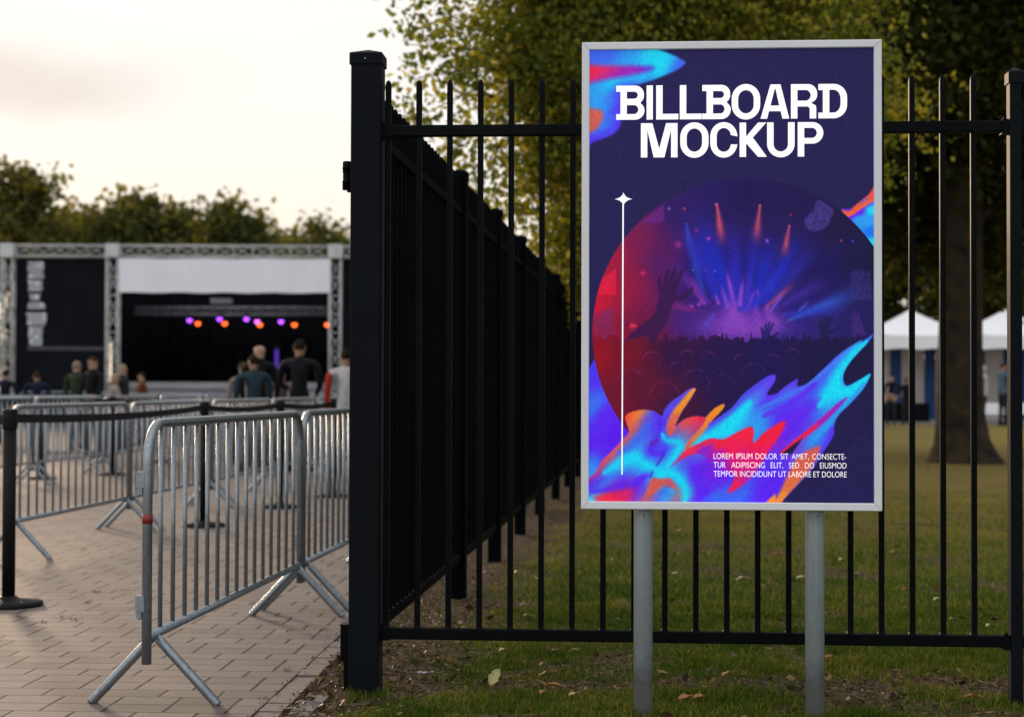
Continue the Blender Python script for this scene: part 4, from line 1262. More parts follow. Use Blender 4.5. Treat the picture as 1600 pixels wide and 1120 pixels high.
# C: open ring
xc, wc = 672, 177
outer = arc(xc + wc / 2, T2 + 90, wc / 2, 94, 0, -180, 16) + arc(xc + wc / 2, B2 - 90, wc / 2, 94, 180, 0, 16)
inner = arc(xc + wc / 2, B2 - 86, wc / 2 - S, 52, 0, 180, 12) + arc(xc + wc / 2, T2 + 86, wc / 2 - S, 52, 180, 360, 12)
C_o = [(xc + wc, T2 + 80)] + outer + [(xc + wc, B2 - 82), (xc + wc - S, B2 - 82)] + inner + [(xc + wc - S, T2 + 80)]
glyphs.append([C_o])
glyphs.append([[(864, T2), (906, T2), (906, T2 + 92), (984, T2), (1038, T2), (950, T2 + 98), (1042, B2), (984, B2), (906, T2 + 134), (906, B2), (864, B2)]])
glyphs.append([[(1043, T2), (1085, T2)] + [(1085, B2 - 82)] + arc(1132, B2 - 82, 47, 48, 180, 0, 14) + [(1179, T2), (1222, T2)] + arc(1132.5, B2 - 84, 89.5, 88, 0, 180, 18)])
glyphs.append([[(1242, T2)] + arc(1338, T2 + 70, 70, 70, 270, 450, 20) + [(1284, T2 + 140), (1284, B2), (1242, B2)], rr(1284, T2 + 37, 1366, T2 + 103, tr=(33, 33), br=(33, 33))])


def filled(loops_list, name, mat, parent, conv, ydepth):
    cu = bpy.data.curves.new(name, 'CURVE')
    cu.dimensions = '2D'; cu.fill_mode = 'BOTH'
    for loops in loops_list:
        for lp in loops:
            pts = [conv(*q) for q in lp]
            cl_ = [pts[0]]
            for q in pts[1:]:
                if math.hypot(q[0] - cl_[-1][0], q[1] - cl_[-1][1]) > 1e-6: cl_.append(q)
            sp_ = cu.splines.new('POLY'); sp_.points.add(len(cl_) - 1)
            for i_, q in enumerate(cl_): sp_.points[i_].co = (q[0], q[1], 0, 1)
            sp_.use_cyclic_u = True
    tmp = bpy.data.objects.new("tmp", cu)
    col.objects.link(tmp)
    dg = bpy.context.evaluated_depsgraph_get()
    me = bpy.data.meshes.new_from_object(tmp.evaluated_get(dg))
    bpy.data.objects.remove(tmp); bpy.data.curves.remove(cu)
    for v in me.vertices:
        v.co = (v.co.x, ydepth, v.co.y)
    me.materials.clear(); me.materials.append(mat)
    me.name = name
    return link(name, me, parent)


def conv_t(x, y):
    px, py = 950 + x / 4.156, 120 + y / 4.156
    return ((px - 921) / (1367 - 921) * (BW - 2 * fw) + fw, (z_t - fw) - (py - 76.0) / (786.0 - 76.0) * (BHt - 2 * fw))


for i, gl in enumerate(glyphs):
    pass
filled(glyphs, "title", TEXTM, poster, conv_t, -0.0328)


def conv_p(px, py):
    return ((px - 921) / (1367 - 921) * (BW - 2 * fw) + fw, (z_t - fw) - (py - 76.0) / (786.0 - 76.0) * (BHt - 2 * fw))


star = []
for k in range(4):
    a = math.pi / 2 * k
    for j in range(7):
        t = j / 7
        # concave edge from tip to next tip
        r0 = (1 - t) ** 2; r1 = t ** 2; c = 0.16 * 2 * t * (1 - t)
        x = math.cos(a) * (r0 + c) + math.cos(a + math.pi / 2) * (r1 + c)
        y = math.sin(a) * (r0 + c) + math.sin(a + math.pi / 2) * (r1 + c)
        star.append((975 + x * 14.2, 311 + y * 10.5))
filled([[star]], "star", TEXTM, poster, conv_p, -0.0326)
filled([[[(973.4, 318), (975.6, 318), (974.4, 744), (972.5, 744)]]], "star_line", TEXTM, poster, conv_p, -0.0324)


def text_line(words, x0, x1, ytop, ybot):
    """small caps line set to a fixed measure"""
    objs = []
    def mk(s):
        cu = bpy.data.curves.new("t", 'FONT'); cu.body = s; cu.size = 1; cu.offset = -0.008
        o_ = bpy.data.objects.new("t", cu); col.objects.link(o_)
        dg = bpy.context.evaluated_depsgraph_get()
        me = bpy.data.meshes.new_from_object(o_.evaluated_get(dg))
        co = np.array([v.co[:] for v in me.vertices]); fa = [tuple(p.vertices) for p in me.polygons]
        bpy.data.objects.remove(o_); bpy.data.curves.remove(cu); bpy.data.meshes.remove(me)
        return co, fa
    caph = mk("E")[0][:, 1].max()
    ws = [mk(w_) for w_ in words]
    sc_y = (ybot - ytop) / caph
    return ws, sc_y, caph


mb = MB()
lines = [(["LOREM", "IPSUM", "DOLOR", "SIT", "AMET,", "CONSECTE-"], 1117.5, 1324, 709.8, 718.6), (["TUR", "ADIPISCING", "ELIT,", "SED", "DO", "EIUSMOD"], 1117.5, 1324.5, 723.6, 732.4), (["TEMPOR", "INCIDIDUNT", "UT", "LABORE", "ET", "DOLORE"], 1117.5, 1325, 737.4, 746.2)]
for words, x0, x1, yt, yb in lines:
    ws, sy, ch_ = text_line(words, x0, x1, yt, yb)
    sx = sy * 0.76
    widths = [c[:, 0].max() - c[:, 0].min() for c, f in ws]
    tot = sum(widths) * sx
    gapw = (x1 - x0 - tot) / (len(ws) - 1)
    if gapw < 2.6:
        sx *= (x1 - x0 - 2.8 * (len(ws) - 1)) / tot; gapw = 2.8
    x = x0
    for (c, f), wd in zip(ws, widths):
        mn = c[:, 0].min()
        n = mb.add([(lambda q: (q[0], -0.0328, q[1]))(conv_p(x + (v[0] - mn) * sx, yb - v[1] * sy)) for v in c])
        for ff in f: mb.face([n + i for i in ff])
        x += wd * sx + gapw
mb.build("caption", TEXTM, poster)

# ------------------------------------------------------------------ crowd barriers
BLEN, BHT = 2.66, 1.10


def make_barrier(mat, seg=12):
    root = empty("crowd_barrier")
    r = 0.019
    ra = 0.15
    mb = MB()
    pts = [(0, 0, 0.17), (0, 0, BHT - r - ra)]
    for a in range(1, 7): pts.append((ra - ra * math.cos(R(15 * a)), 0, BHT - r - ra + ra * math.sin(R(15 * a))))
    for a in range(0, 7): pts.append((BLEN - ra + ra * math.sin(R(15 * a)), 0, BHT - r - ra + ra * math.cos(R(15 * a))))
    pts.append((BLEN, 0, 0.17))
    mb.tube(pts, r, seg)
    mb.tube([(r * .6, 0, 0.27), (BLEN - r * .6, 0, 0.27)], r * 0.94, seg)
    mb.build("frame", mat, root)
    bar = None
    nb = 16
    for k in range(1, nb):
        x = BLEN * k / nb
        if bar is None:
            b = MB(); b.tube([(0, 0, 0.275), (0, 0, BHT - 2 * r + 0.006)], 0.0095, 8)
            bar = b.build("bar", mat, root); bar.location.x = x
        else:
            c = bar.copy(); col.objects.link(c); c.location.x = x
    for x in (0.10, BLEN - 0.07):
        f = MB()
        for s in (-1, 1):
            f.tube([(x, 0.004 * s, 0.262), (x, 0.03 * s, 0.235), (x, 0.245 * s, 0.008), (x, 0.252 * s, 0.0)], [0.016, 0.0185, 0.0185, 0.017], seg)
        f.build("foot", mat, root)
    for z in (0.40, 0.87):
        h = MB()
        h.box(-0.019, 0.006, z - 0.03, 0.021, 0.040, z + 0.03)
        h.box(-0.012, 0.018, z - 0.058, -0.006, 0.0385, z - 0.03)
        h.tube([(0.0, 0.028, z - 0.062), (0.0, 0.028, z + 0.03)], 0.007, 8)
        h.build("hook", mat, root)
    return root


def put_barrier(o, p0, direction, label, group):
    o.location = p0
    o.rotation_euler = (0, 0, math.atan2(direction.y, direction.x))
    tag(o, label, "barrier", group)


proto = make_barrier(GALV, 14)
tp = MB()
tp.lathe([(0.0200, 0.0), (0.0201, 0.036)], (0, 0, 0.703), 16)
tp.build("tape", RED_TAPE, proto)
gA = "barriers in the row beside the fence"
pa = Vector((-1.386, 6.345, 0)); pb = Vector((-1.140, 9.0, 0)); da = (pb - pa).normalized()
put_barrier(proto, pa, da, "nearest steel crowd barrier, with red tape round its upright", gA)
b2 = copy_tree(proto, None, skip=("tape",))
put_barrier(b2, pa + da * (BLEN + 0.055), da, "steel crowd barrier hooked on behind the red taped one, cut off by the corner post", gA)
protoF = make_barrier(GALV_FAR, 10)
dc = Vector((0.082, 1, 0)).normalized()
pc = Vector((-3.53, 11.75, 0))
ords = ["first", "second", "third", "fourth", "fifth", "sixth", "seventh", "eighth", "ninth"]
gC = "barriers in the middle queue row"
for k in range(8):
    o = protoF if k == 0 else copy_tree(protoF)
    lab = "steel barrier behind the black belt post, its whole lower rail in view" if k == 0 else "steel barrier, %s from the near end of the middle queue row" % ords[k]
    put_barrier(o, pc + dc * (BLEN + 0.055) * k, dc, lab, gC)
gD = "barriers in the outer queue row"
pd = Vector((-6.25, 18.3, 0))
for k in range(8):
    o = copy_tree(protoF)
    put_barrier(o, pd + dc * (BLEN + 0.055) * k, dc, "steel barrier, %s from the near end of the outer queue row" % ords[k], gD)
gE = "barriers along the stage front"
for k in range(7):
    o = copy_tree(protoF)
    put_barrier(o, Vector((-17.2 + 2.72 * k, 49.0, 0)), Vector((1, 0.0, 0)), "distant steel barrier, %s from the black side screen in front of the stage" % ords[k], gE)
gH = "barriers closing the queue lanes"
for k, (x, y, dx, dy, lab) in enumerate([(-5.9, 29.6, 1, .12, "steel barrier set crosswise between queue rows, below the woman in the pale coat"), (-8.6, 24.2, 1, .1, "steel barrier set crosswise at the outer queue lane, below the men in navy"),
                                         (-11.3, 24.0, 1, .08, "steel barrier set crosswise at the outer lane, cut by the picture edge"), (-8.7, 33.0, 1, .1, "steel barrier set crosswise farther back, below the man in green")]):
    o = copy_tree(protoF)
    put_barrier(o, Vector((x, y, 0)), Vector((dx, dy, 0)).normalized(), lab, gH)


# ------------------------------------------------------------------ belt stanchions
def make_stanchion():
    root = empty("belt_stanchion")
    b = MB(); b.lathe([(0.0, 0.0), (0.185, 0.0), (0.19, 0.006), (0.19, 0.020), (0.17, 0.032), (0.06, 0.043), (0.045, 0.055), (0.0, 0.055)], n=36)
    b.build("base", RUBBER, root)
    b = MB(); b.lathe([(0.036, 0.05), (0.036, 1.00)], n=24)
    b.build("post", RUBBER, root)
    b = MB(); b.lathe([(0.0, 0.985), (0.038, 0.985), (0.041, 0.99), (0.041, 1.085), (0.038, 1.097), (0.0, 1.10)], n=24)
    b.build("belt_head", RUBBER, root)
    return root


st0 = make_stanchion()


def belt(o, a, b, z=1.045, sag=0.03, h=0.05):
    a = Vector(a); b = Vector(b); mb = MB()
    d = (b - a); L = d.length; d.normalize(); nn = Vector((-d.y, d.x, 0)) * 0.0012
    rings = []
    N_ = 16
    for i in range(N_ + 1):
        t = i / N_
        p = a + d * (0.04 + (L - 0.08) * t) - a
        zz = z - sag * 4 * t * (1 - t)
        rings.append([p - nn + Vector((0, 0, zz - h / 2)), p + nn + Vector((0, 0, zz - h / 2)), p + nn + Vector((0, 0, zz + h / 2)), p - nn + Vector((0, 0, zz + h / 2))])
    mb.loft(rings)
    return mb.build("belt", BELT, o)


def stan(px, py_base, lab, use=None, grp="belt stanchions of the queue"):
    g = ground(px, py_base)
    o = use or copy_tree(st0)
    o.location = (g.x, g.y, 0)
    tag(o, lab, "stanchion", grp)
    return o


s1 = copy_tree(st0)
s1 = stan(13, 946, "nearest black belt post, cut by the picture edge, on its round base", s1)
s2 = stan(318, 822, "black belt post seen through the middle of the nearest barrier's bars")
s3 = stan(437, 793, "black belt post seen through the far end of the nearest barrier's bars")
s4 = stan(-95, 925, "black belt post just out at the edge, holding the belt's far end")
s5 = stan(175, 742, "black belt post behind the middle queue row, under the black jacket man")
s6 = stan(520, 776, "black belt post beside the corner post, behind the second near barrier")
s7 = stan(65, 748, "black belt post in the outer lane below the navy jackets")
s8 = stan(250, 722, "black belt post far back between the queue rows below the stage opening", st0)
s9 = stan(-30, 752, "black belt post at the outer lane's end by the picture edge")


def B_(a, b, **k):
    belt(a, a.location, b.location, **k)


B_(s1, s2); B_(s2, s3); B_(s4, s1); B_(s3, s6); B_(s5, s8); B_(s7, s5); B_(s9, s7)
b_ = None

# ------------------------------------------------------------------ stage
SY = 55.0
stage = empty("concert_stage", at(350, 680, SY) * 1.0)
stage.location = (at(350, 600, SY).x, SY, 0)
tag(stage, "open air concert stage of aluminium truss with black curtains and a black side screen", "stage")
SO = Vector(stage.location)


def sl_(p): return Vector(p) - SO


def truss(p0, p1, wdt, name, mat=TRUSS, parent=stage, n=None, rc=0.030, rb=0.016):
    p0, p1 = sl_(p0), sl_(p1)
    d = p1 - p0; L = d.length; d.normalize()
    up = Vector((0, 0, 1)) if abs(d.z) < .9 else Vector((0, 1, 0))
    a = d.cross(up).normalized() * wdt / 2; b = d.cross(a).normalized() * wdt / 2
    mb = MB()
    cs = [(1, 1), (1, -1), (-1, -1), (-1, 1)]
    for s, t in cs:
        mb.tube([p0 + a * s + b * t, p1 + a * s + b * t], rc, 7)
    n = n or max(2, int(L / wdt * 0.62))
    for i in range(n):
        q0, q1 = p0 + d * L * i / n, p0 + d * L * (i + 1) / n
        for k in range(4):
            s0, s1_ = cs[k], cs[(k + 1) % 4]
            if i % 2: s0, s1_ = s1_, s0
            mb.tube([q0 + a * s0[0] + b * s0[1], q1 + a * s1_[0] + b * s1_[1]], rb, 5)
            mb.tube([q0 + a * s0[0] + b * s0[1], q0 + a * s1_[0] + b * s1_[1]], rb, 5)
    return mb.build(name, mat, parent)


ztop = at(300, 383, SY).z; zbm = at(300, 403, SY).z
xs = [at(p, 500, SY).x for p in (12.5, 176.5, 524)]
xs.append(xs[2] + 4.2)
TWd = 0.36
for x in xs:
    truss((x, SY, 0.0), (x, SY, zbm - 0.02), TWd, "truss_tower")
    mb = MB()
    q = sl_((x, SY, 0))
    hw = 0.235
    mb.box(q.x - hw, q.y - hw, zbm, q.x + hw, q.y + hw, ztop + 0.03)
    mb.build("corner_block", TRUSS, stage)
for i in range(3):
    truss((xs[i] + .25, SY, (ztop + zbm) / 2), (xs[i + 1] - .25, SY, (ztop + zbm) / 2), TWd, "truss_beam")
# side screens
for (xa, xb) in ((xs[0] + .22, xs[1] - .22), (xs[2] + .22, xs[3] - .22)):
    a = sl_((xa, SY + .1, 0)); b = sl_((xb, SY + .1, 0))
    mb = MB(); mb.box(a.x, a.y, 0.05, b.x, a.y + .06, zbm - 0.03)
    scr = mb.build("side_screen", PANEL_BLACK, stage)
    mb = MB(); mb.box(a.x + .4, a.y - .03, at(0, 547, SY).z, b.x, a.y - 0.002, at(0, 541, SY).z)
    mb.build("screen_bar", surf("dark_grey_bar", (0.045, 0.048, 0.056), rough=.6), scr)
    if xa < xs[1]:
        # upright white lettering, unreadable at this distance: rows of thick strokes
        mb = MB(); rr_ = random.Random(11)
        groups = [(409, 425, 42, 70, 5), (425.5, 436, 43, 69, 3), (438, 456, 43, 68, 6), (460, 470, 46, 64, 3), (473, 484, 43, 71, 3), (489, 509, 41, 74, 6), (511, 541, 44, 68, 9)]
        for (ya, yb, xa_, xb_, nn) in groups:
            hgt_ = (yb - ya) / nn
            for j in range(nn):
                y0_ = ya + j * hgt_; x0_ = xa_ + rr_.uniform(0, 3); x1_ = xb_ - rr_.uniform(0, 4)
                p0_ = sl_(at(x0_, y0_, SY + .1)); p1_ = sl_(at(x1_, y0_ + hgt_ * .5, SY + .1))
                mb.box(p0_.x, a.y - .03, p1_.z, p1_.x, a.y - .003, p0_.z)
                # joining stems
                xm = rr_.choice([x0_, x1_ - 5, (x0_ + x1_) / 2])
                if j < nn - 1 and rr_.random() < .6:
                    p0_ = sl_(at(xm, y0_ + hgt_ * .5, SY + .1)); p1_ = sl_(at(xm + 5, y0_ + hgt_, SY + .1))
                    mb.box(p0_.x, a.y - .028, p1_.z, p1_.x, a.y - .004, p0_.z)
        mb.build("lettering", WHITE_PAINT, scr)
# deck, skirt, back cloth, roof
dx0, dx1 = sl_((xs[0] - .2, 0, 0)).x, sl_((xs[3] + .2, 0, 0)).x
zd = at(300, 597, SY).z
mb = MB(); mb.box(dx0, 0.45, zd - .22, dx1, 7.5, zd); mb.build("deck", DECK, stage)
mb = MB(); mb.box(dx0 + .05, 0.5, 0, dx1 - .05, 7.45, zd - .222); mb.build("skirt", surf("grey_skirt_cloth", (0.16, 0.16, 0.17), (0.10, 0.10, 0.11), rough=.9, scale=2), stage)


def curtain(x0, x1, y0, y1, z0, z1, name):
    mb = MB(); n_ = 60
    r0 = []; r1 = []
    for i in range(n_ + 1):
        t = i / n_; x = x0 + (x1 - x0) * t; y = y0 + (y1 - y0) * t
        dd = 0.09 * math.sin(t * n_ * 1.7) + 0.03 * math.sin(t * 37)
        if abs(x1 - x0) > abs(y1 - y0): y += dd
        else: x += dd
        r0.append((x, y, z0)); r1.append((x, y, z1))
    a_ = mb.add(r0); b_ = mb.add(r1)
    for i in range(n_): mb.face((a_ + i, a_ + i + 1, b_ + i + 1, b_ + i), True)
    o_ = mb.build(name, STAGE_BLACK, stage)
    sm = o_.modifiers.new("thick", 'SOLIDIFY'); sm.thickness = 0.02
    return o_


lx1, lx2 = sl_((xs[1], 0, 0)).x, sl_((xs[2], 0, 0)).x
curtain(lx1 - .3, lx2 + .3, 7.2, 7.2, zd + .01, zbm + .3, "back_curtain")
curtain(lx1 - .25, lx1 - .25, 1.0, 7.1, zd + .01, zbm + .3, "wing_curtain")
curtain(lx2 + .25, lx2 + .25, 1.0, 7.1, zd + .01, zbm + .3, "wing_curtain")
# lighting truss inside
yi = SY + 4.0
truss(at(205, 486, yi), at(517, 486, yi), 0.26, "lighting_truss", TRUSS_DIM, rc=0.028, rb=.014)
# monitor hood under the banner and speaker boxes on deck
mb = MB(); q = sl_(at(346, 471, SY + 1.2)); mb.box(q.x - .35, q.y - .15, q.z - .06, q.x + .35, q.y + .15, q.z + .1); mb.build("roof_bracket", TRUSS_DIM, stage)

bn = MB(); n_ = 40
p0_ = at(186, 404, SY - .23); p1_ = at(516, 458, SY - .23)
a_ = bn.add([(p0_.x + (p1_.x - p0_.x) * i / n_, SY - .24 + .012 * math.sin(i * .9) + .008 * math.sin(i * 2.3), p0_.z + .01 * math.sin(i * .5)) for i in range(n_ + 1)])
b__ = bn.add([(p0_.x + (p1_.x - p0_.x) * i / n_, SY - .24 + .02 * math.sin(i * .8 + 1), p1_.z + .012 * math.sin(i * .7)) for i in range(n_ + 1)])
for i in range(n_): bn.face((a_ + i, b__ + i, b__ + i + 1, a_ + i + 1), False)
o = bn.build("banner", BANNER)
sm = o.modifiers.new("thick", 'SOLIDIFY'); sm.thickness = 0.012
tag(o, "plain white banner strip hung across the top of the stage opening", "banner")

# stage lights
PUR = emit_mat("purple_lamp", (0.36, 0.06, 1.0), 3.4)
PNK = emit_mat("pink_lamp", (0.75, 0.13, 0.95), 3.0)
ORG = emit_mat("orange_lamp", (1.0, 0.115, 0.016), 3.6)
lamp_d = {}


def make_lamp(mat):
    root = empty("stage_light")
    b = MB()
    b.tube([(0, .02, 0), (0, .22, .05)], [0.105, 0.075], 16)
    b.build("housing", RUBBER, root)
    b = MB(); b.tube([(0, .010, 0), (0, .0195, 0)], [0.088, 0.09], 18)
    b.build("lens", mat, root)
    b = MB(); b.tube([(-.12, .1, .02), (-.12, .1, .17), (.12, .1, .17), (.12, .1, .02)], 0.012, 6); b.tube([(0, .1, .17), (0, .1, .25)], 0.015, 6)
    b.build("yoke", RUBBER, root)
    return root


lamps = [(296, 500, PUR, "purple stage light, the first nearest the inner black wing"), (309, 505, ORG, "orange stage light beside the first purple one"), (343, 498, PUR, "purple stage light of the second purple and orange pair"),
         (351, 505, ORG, "orange stage light of the second purple and orange pair"), (385, 498, PUR, "lone purple stage light in the middle of the lighting truss"), (402, 502, PNK, "pink violet stage light overlapping a red orange one above the tall man"),
         (406, 507, ORG, "red orange stage light tucked behind the pink violet one"), (439, 502, PUR, "purple stage light standing between the pink one and the orange end lamps"), (460, 507, ORG, "orange stage light above the man in the dark jacket"), (511, 507, ORG, "orange stage light at the end beside the truss tower")]
for px, py, m_, lab in lamps:
    if m_.name not in lamp_d:
        o = make_lamp(m_); lamp_d[m_.name] = o
    else:
        o = copy_tree(lamp_d[m_.name])
    o.location = at(px, py, yi - .35)
    tag(o, lab, "stage light", "lit lamps on the stage lighting truss")
o = empty("led_batten", at(432, 590, SY + 5.2)); o.location.z = zd + .005
b = MB(); b.box(-.09, 0, .0, .09, .1, 1.35); b.build("housing", RUBBER, o)
b = MB(); b.box(-.07, -.012, .12, .07, -.001, 1.2); b.build("lens", emit_mat("violet_led", (0.10, 0.02, 0.5), 0.55), o)
tag(o, "violet upright light strip standing on the stage behind the audience", "stage light")


# ------------------------------------------------------------------ people
def skinned(name, verts, edges, radii, sub=1):
    me = bpy.data.meshes.new(name)
    me.from_pydata(verts, edges, [])
    o_ = bpy.data.objects.new(name, me); col.objects.link(o_)
    md = o_.modifiers.new("skin", 'SKIN'); md.use_smooth_shade = True
    sv = me.skin_vertices[0].data
    for i, r_ in enumerate(radii):
        sv[i].radius = r_ if isinstance(r_, tuple) else (r_, r_)
        sv[i].use_root = (i == 0)
    sb = o_.modifiers.new("sub", 'SUBSURF'); sb.levels = sub; sb.render_levels = sub
    dg = bpy.context.evaluated_depsgraph_get()
    res = bpy.data.meshes.new_from_object(o_.evaluated_get(dg))
    bpy.data.objects.remove(o_); bpy.data.meshes.remove(me)
    res.name = name
    return res


def cloth(name, c): return surf(name, c, tuple(x * .7 for x in c), rough=0.85, spec=0.2, scale=9)


HAIR = {"dark": surf("dark_hair", (0.012, 0.009, 0.007), (0.025, 0.018, 0.012), rough=.9, spec=.05, scale=30), "brown": surf("brown_hair", (0.06, 0.032, 0.016), (0.035, 0.02, 0.01), rough=.9, spec=.05, scale=30),
        "fair": surf("fair_hair", (0.36, 0.26, 0.16), (0.24, 0.17, 0.1), rough=.9, spec=.05, scale=30), "none": None}
TROUS = cloth("dark_trousers", (0.02, 0.022, 0.03)); SHOE = cloth("dark_shoes", (0.012, 0.012, 0.012))


def person(px, ptop, Y, lab, top, hair="dark", face=0.0, sleeves=None, raise_arms=0.0, legs=None, long_hair=False, cap=None, wide=1.0):
    pt_ = at(px, ptop, Y)
    hgt_ = pt_.z
    s = hgt_ / 1.75
    r_ = random.Random(int(px * 7 + Y))
    V, E, Rr = [], [], []

    def v(p, r, par=None):
        V.append((p[0] * s, p[1] * s, p[2] * s)); Rr.append(r * s if not isinstance(r, tuple) else (r[0] * s, r[1] * s))
        if par is not None: E.append((par, len(V) - 1))
        return len(V) - 1
    sway = r_.uniform(-.02, .02)
    pel = v((0, 0, .96), (.150 * wide, .105))
    wai = v((sway * .4, 0, 1.10), (.142 * wide, .10), pel)
    che = v((sway, .01, 1.30), (.165 * wide, .115), wai)
    upc = v((sway, -.005, 1.42), (.12 * wide, .085), che)
    nec = v((sway, -.005, 1.50), .055, upc)
    h1 = v((sway, .012, 1.56), (.062, .072), nec)
    h2 = v((sway, .014, 1.64), (.076, .092), h1)
    h3 = v((sway, .008, 1.71), (.058, .072), h2)
    v((sway, .115, 1.625), .012, h2)                      # nose
    for sd_ in (-1, 1):
        v((sway + sd_ * .082, .0, 1.63), .013, h2)        # ears
        sh = v((sway + sd_ * .165 * wide, -.005, 1.425), .062, upc)
        sh2 = v((sway + sd_ * .205 * wide, 0, 1.38), .058, sh)
        ra_ = raise_arms * r_.uniform(.7, 1.2)
        el = v((sway + sd_ * (.228 + .025 * r_.random()) * min(wide, 1.08), .02 + .10 * ra_, 1.12 + .06 * ra_), .047, sh2)
        wr = v((sway + sd_ * (.222 - .08 * ra_) * min(wide, 1.08), .08 + .20 * ra_, .90 + .34 * ra_), .031, el)
        up_ = .35 * ra_ - (1 - ra_) * 1.0
        pa_ = v((V[wr][0] / s - sd_ * .008, V[wr][1] / s + .02 + .03 * ra_, V[wr][2] / s + .055 * up_), (.036, .022), wr)
        kx = v((V[pa_][0] / s, V[pa_][1] / s + .01, V[pa_][2] / s + .04 * up_), (.036, .018), pa_)
        for fi, (ox, ln) in enumerate([(-.028, .060), (-.010, .072), (.010, .068), (.027, .052)]):
            f1 = v((V[kx][0] / s + ox * .9, V[kx][1] / s + .008, V[kx][2] / s + ln * .55 * up_), .0095, kx)
            v((V[f1][0] / s, V[f1][1] / s + .018, V[f1][2] / s + ln * .4 * up_), .008, f1)
        th = v((V[pa_][0] / s - sd_ * .036, V[pa_][1] / s + .022, V[pa_][2] / s + .02 * up_), .011, pa_)
        v((V[th][0] / s - sd_ * .008, V[th][1] / s + .022, V[th][2] / s + .03 * up_), .009, th)
    for sd_ in (-1, 1):
        hp = v((sd_ * .088 * wide, 0, .88), (.092, .095), pel)
        kn = v((sd_ * (.10 + .02 * r_.random()), .025, .50), (.062, .064), hp)
        an = v((sd_ * (.11 + .03 * r_.random()), -.01, .09), (.042, .045), kn)
        v((V[an][0] / s + sd_ * .025, .16, .028), (.042, .026), an)
        v((V[an][0] / s, -.06, .032), (.034, .03), an)
    me = skinned("body", V, E, Rr)
    root = empty("person", (pt_.x, Y, 0), face)
    tag(root, lab, "person", "people in front of the stage" if px < 700 else "people at the tents")
    o_ = link("body", me, root)
    tm = cloth("jacket", tuple(x_ * .55 for x_ in top)); slm = cloth("sleeve", sleeves) if sleeves else tm
    for q in (SKIN, tm, legs or TROUS, SHOE, slm): me.materials.append(q)
    handz = [V[i] for i in range(len(V))]
    mi = []
    wr_i = [i for i, q in enumerate(Rr) if not isinstance(q, tuple) and abs(q - .031 * s) < 1e-7]
    el_i = [i for i, q in enumerate(Rr) if not isinstance(q, tuple) and abs(q - .047 * s) < 1e-7]
    for p_ in me.polygons:
        c = p_.center
        k = 1
        z = c.z / s
        if z > 1.515: k = 0
        elif z < .10: k = 3
        elif z < .90 and abs(c.x) < .21 * s: k = 2
        elif abs(c.x) > .195 * s * wide and z < 1.42: k = 4
        for a_, e_ in zip(wr_i, el_i):
            A_, E_ = Vector(V[a_]), Vector(V[e_])
            if (c - A_).dot((A_ - E_).normalized()) > 0 and (c - A_).length < .2 * s: k = 0
        mi.append(k)
    me.polygons.foreach_set("material_index", mi)
    # hair or cap as a shell over the skull
    hm = HAIR[hair] if cap is None else cloth("cap", cap)
    if hm:
        hb_ = MB(); rings = []
        nlat, nlon = 6, 14
        for i in range(nlat + 1):
            th = math.pi * .60 * i / nlat
            ring = []
            for j in range(nlon):
                a_ = 2 * math.pi * j / nlon
                front = max(0, math.sin(a_))
                th2 = th * (1 - .42 * front)
                rx, ry, rz_ = .079, .095, .104
                if long_hair and front < .3 and i >= nlat - 1: th2 = th * 1.0
                x = sway + rx * math.sin(th2) * math.cos(a_); y_ = .008 + ry * math.sin(th2) * math.sin(a_); z_ = 1.638 + rz_ * math.cos(th2)
                if long_hair and i >= nlat - 1 and front < .3: z_ -= .12 * (i - nlat + 2) / 2
                ring.append((x * s, y_ * s, z_ * s))
            rings.append(ring)
        hb_.loft(rings, True)
        hb_.build("cap" if cap is not None else "hair", hm, root)
    return root


person(9, 577, 35, "person in dark navy with short dark hair, by the outer truss foot", (0.012, 0.018, 0.045), "dark", wide=1.1)
person(58, 580, 33, "person with brown hair and a blue navy jacket before the black side screen", (0.012, 0.025, 0.07), "brown", face=.4, wide=1.2)
person(121, 563, 32, "person in an olive green jacket and beige cap", (0.05, 0.075, 0.035), "brown", cap=(0.30, 0.22, 0.14), face=-.2)
person(147, 556, 28.5, "person in a black jacket with head turned, next to the green jacket", (0.012, 0.012, 0.014), "brown", face=2.6, raise_arms=.5)
person(192, 568, 32, "person with pale fair hair and a dark top behind the pale coat", (0.035, 0.03, 0.032), "fair", face=2.2, long_hair=True)
person(179, 583, 30.5, "shorter person in a pale beige coat reaching out an arm", (0.60, 0.48, 0.42), "fair", face=-1.2, raise_arms=.8, long_hair=True)
person(222, 580, 34.5, "person with an orange scarf and dark hair beside the pale coat", (0.30, 0.10, 0.04), "dark", face=1.5)
person(405, 535, 25.2, "tall bald person in a black top standing behind the teal jacket", (0.010, 0.010, 0.012), "none", face=.1)
person(396, 553, 23.4, "person in a teal blue jacket seen from behind", (0.035, 0.085, 0.11), "dark", face=.5, wide=1.18)
person(379, 564, 26.5, "person in a pale shirt half hidden behind the teal jacket", (0.42, 0.36, 0.33), "brown", face=.2)
person(468, 529, 23.8, "person with broad shoulders in a dark charcoal jacket, hands raised", (0.014, 0.016, 0.022), "dark", face=.0, raise_arms=.55, wide=1.12)
person(543, 544, 22.4, "person in a white top with a red sleeve beside the corner post", (1.0, 0.94, 0.95), "dark", face=.3, sleeves=(0.42, 0.035, 0.02), wide=1.1)
person(440, 576, 27.5, "short person in a mauve top between the teal and the charcoal jackets", (0.20, 0.10, 0.16), "brown", face=-.3)
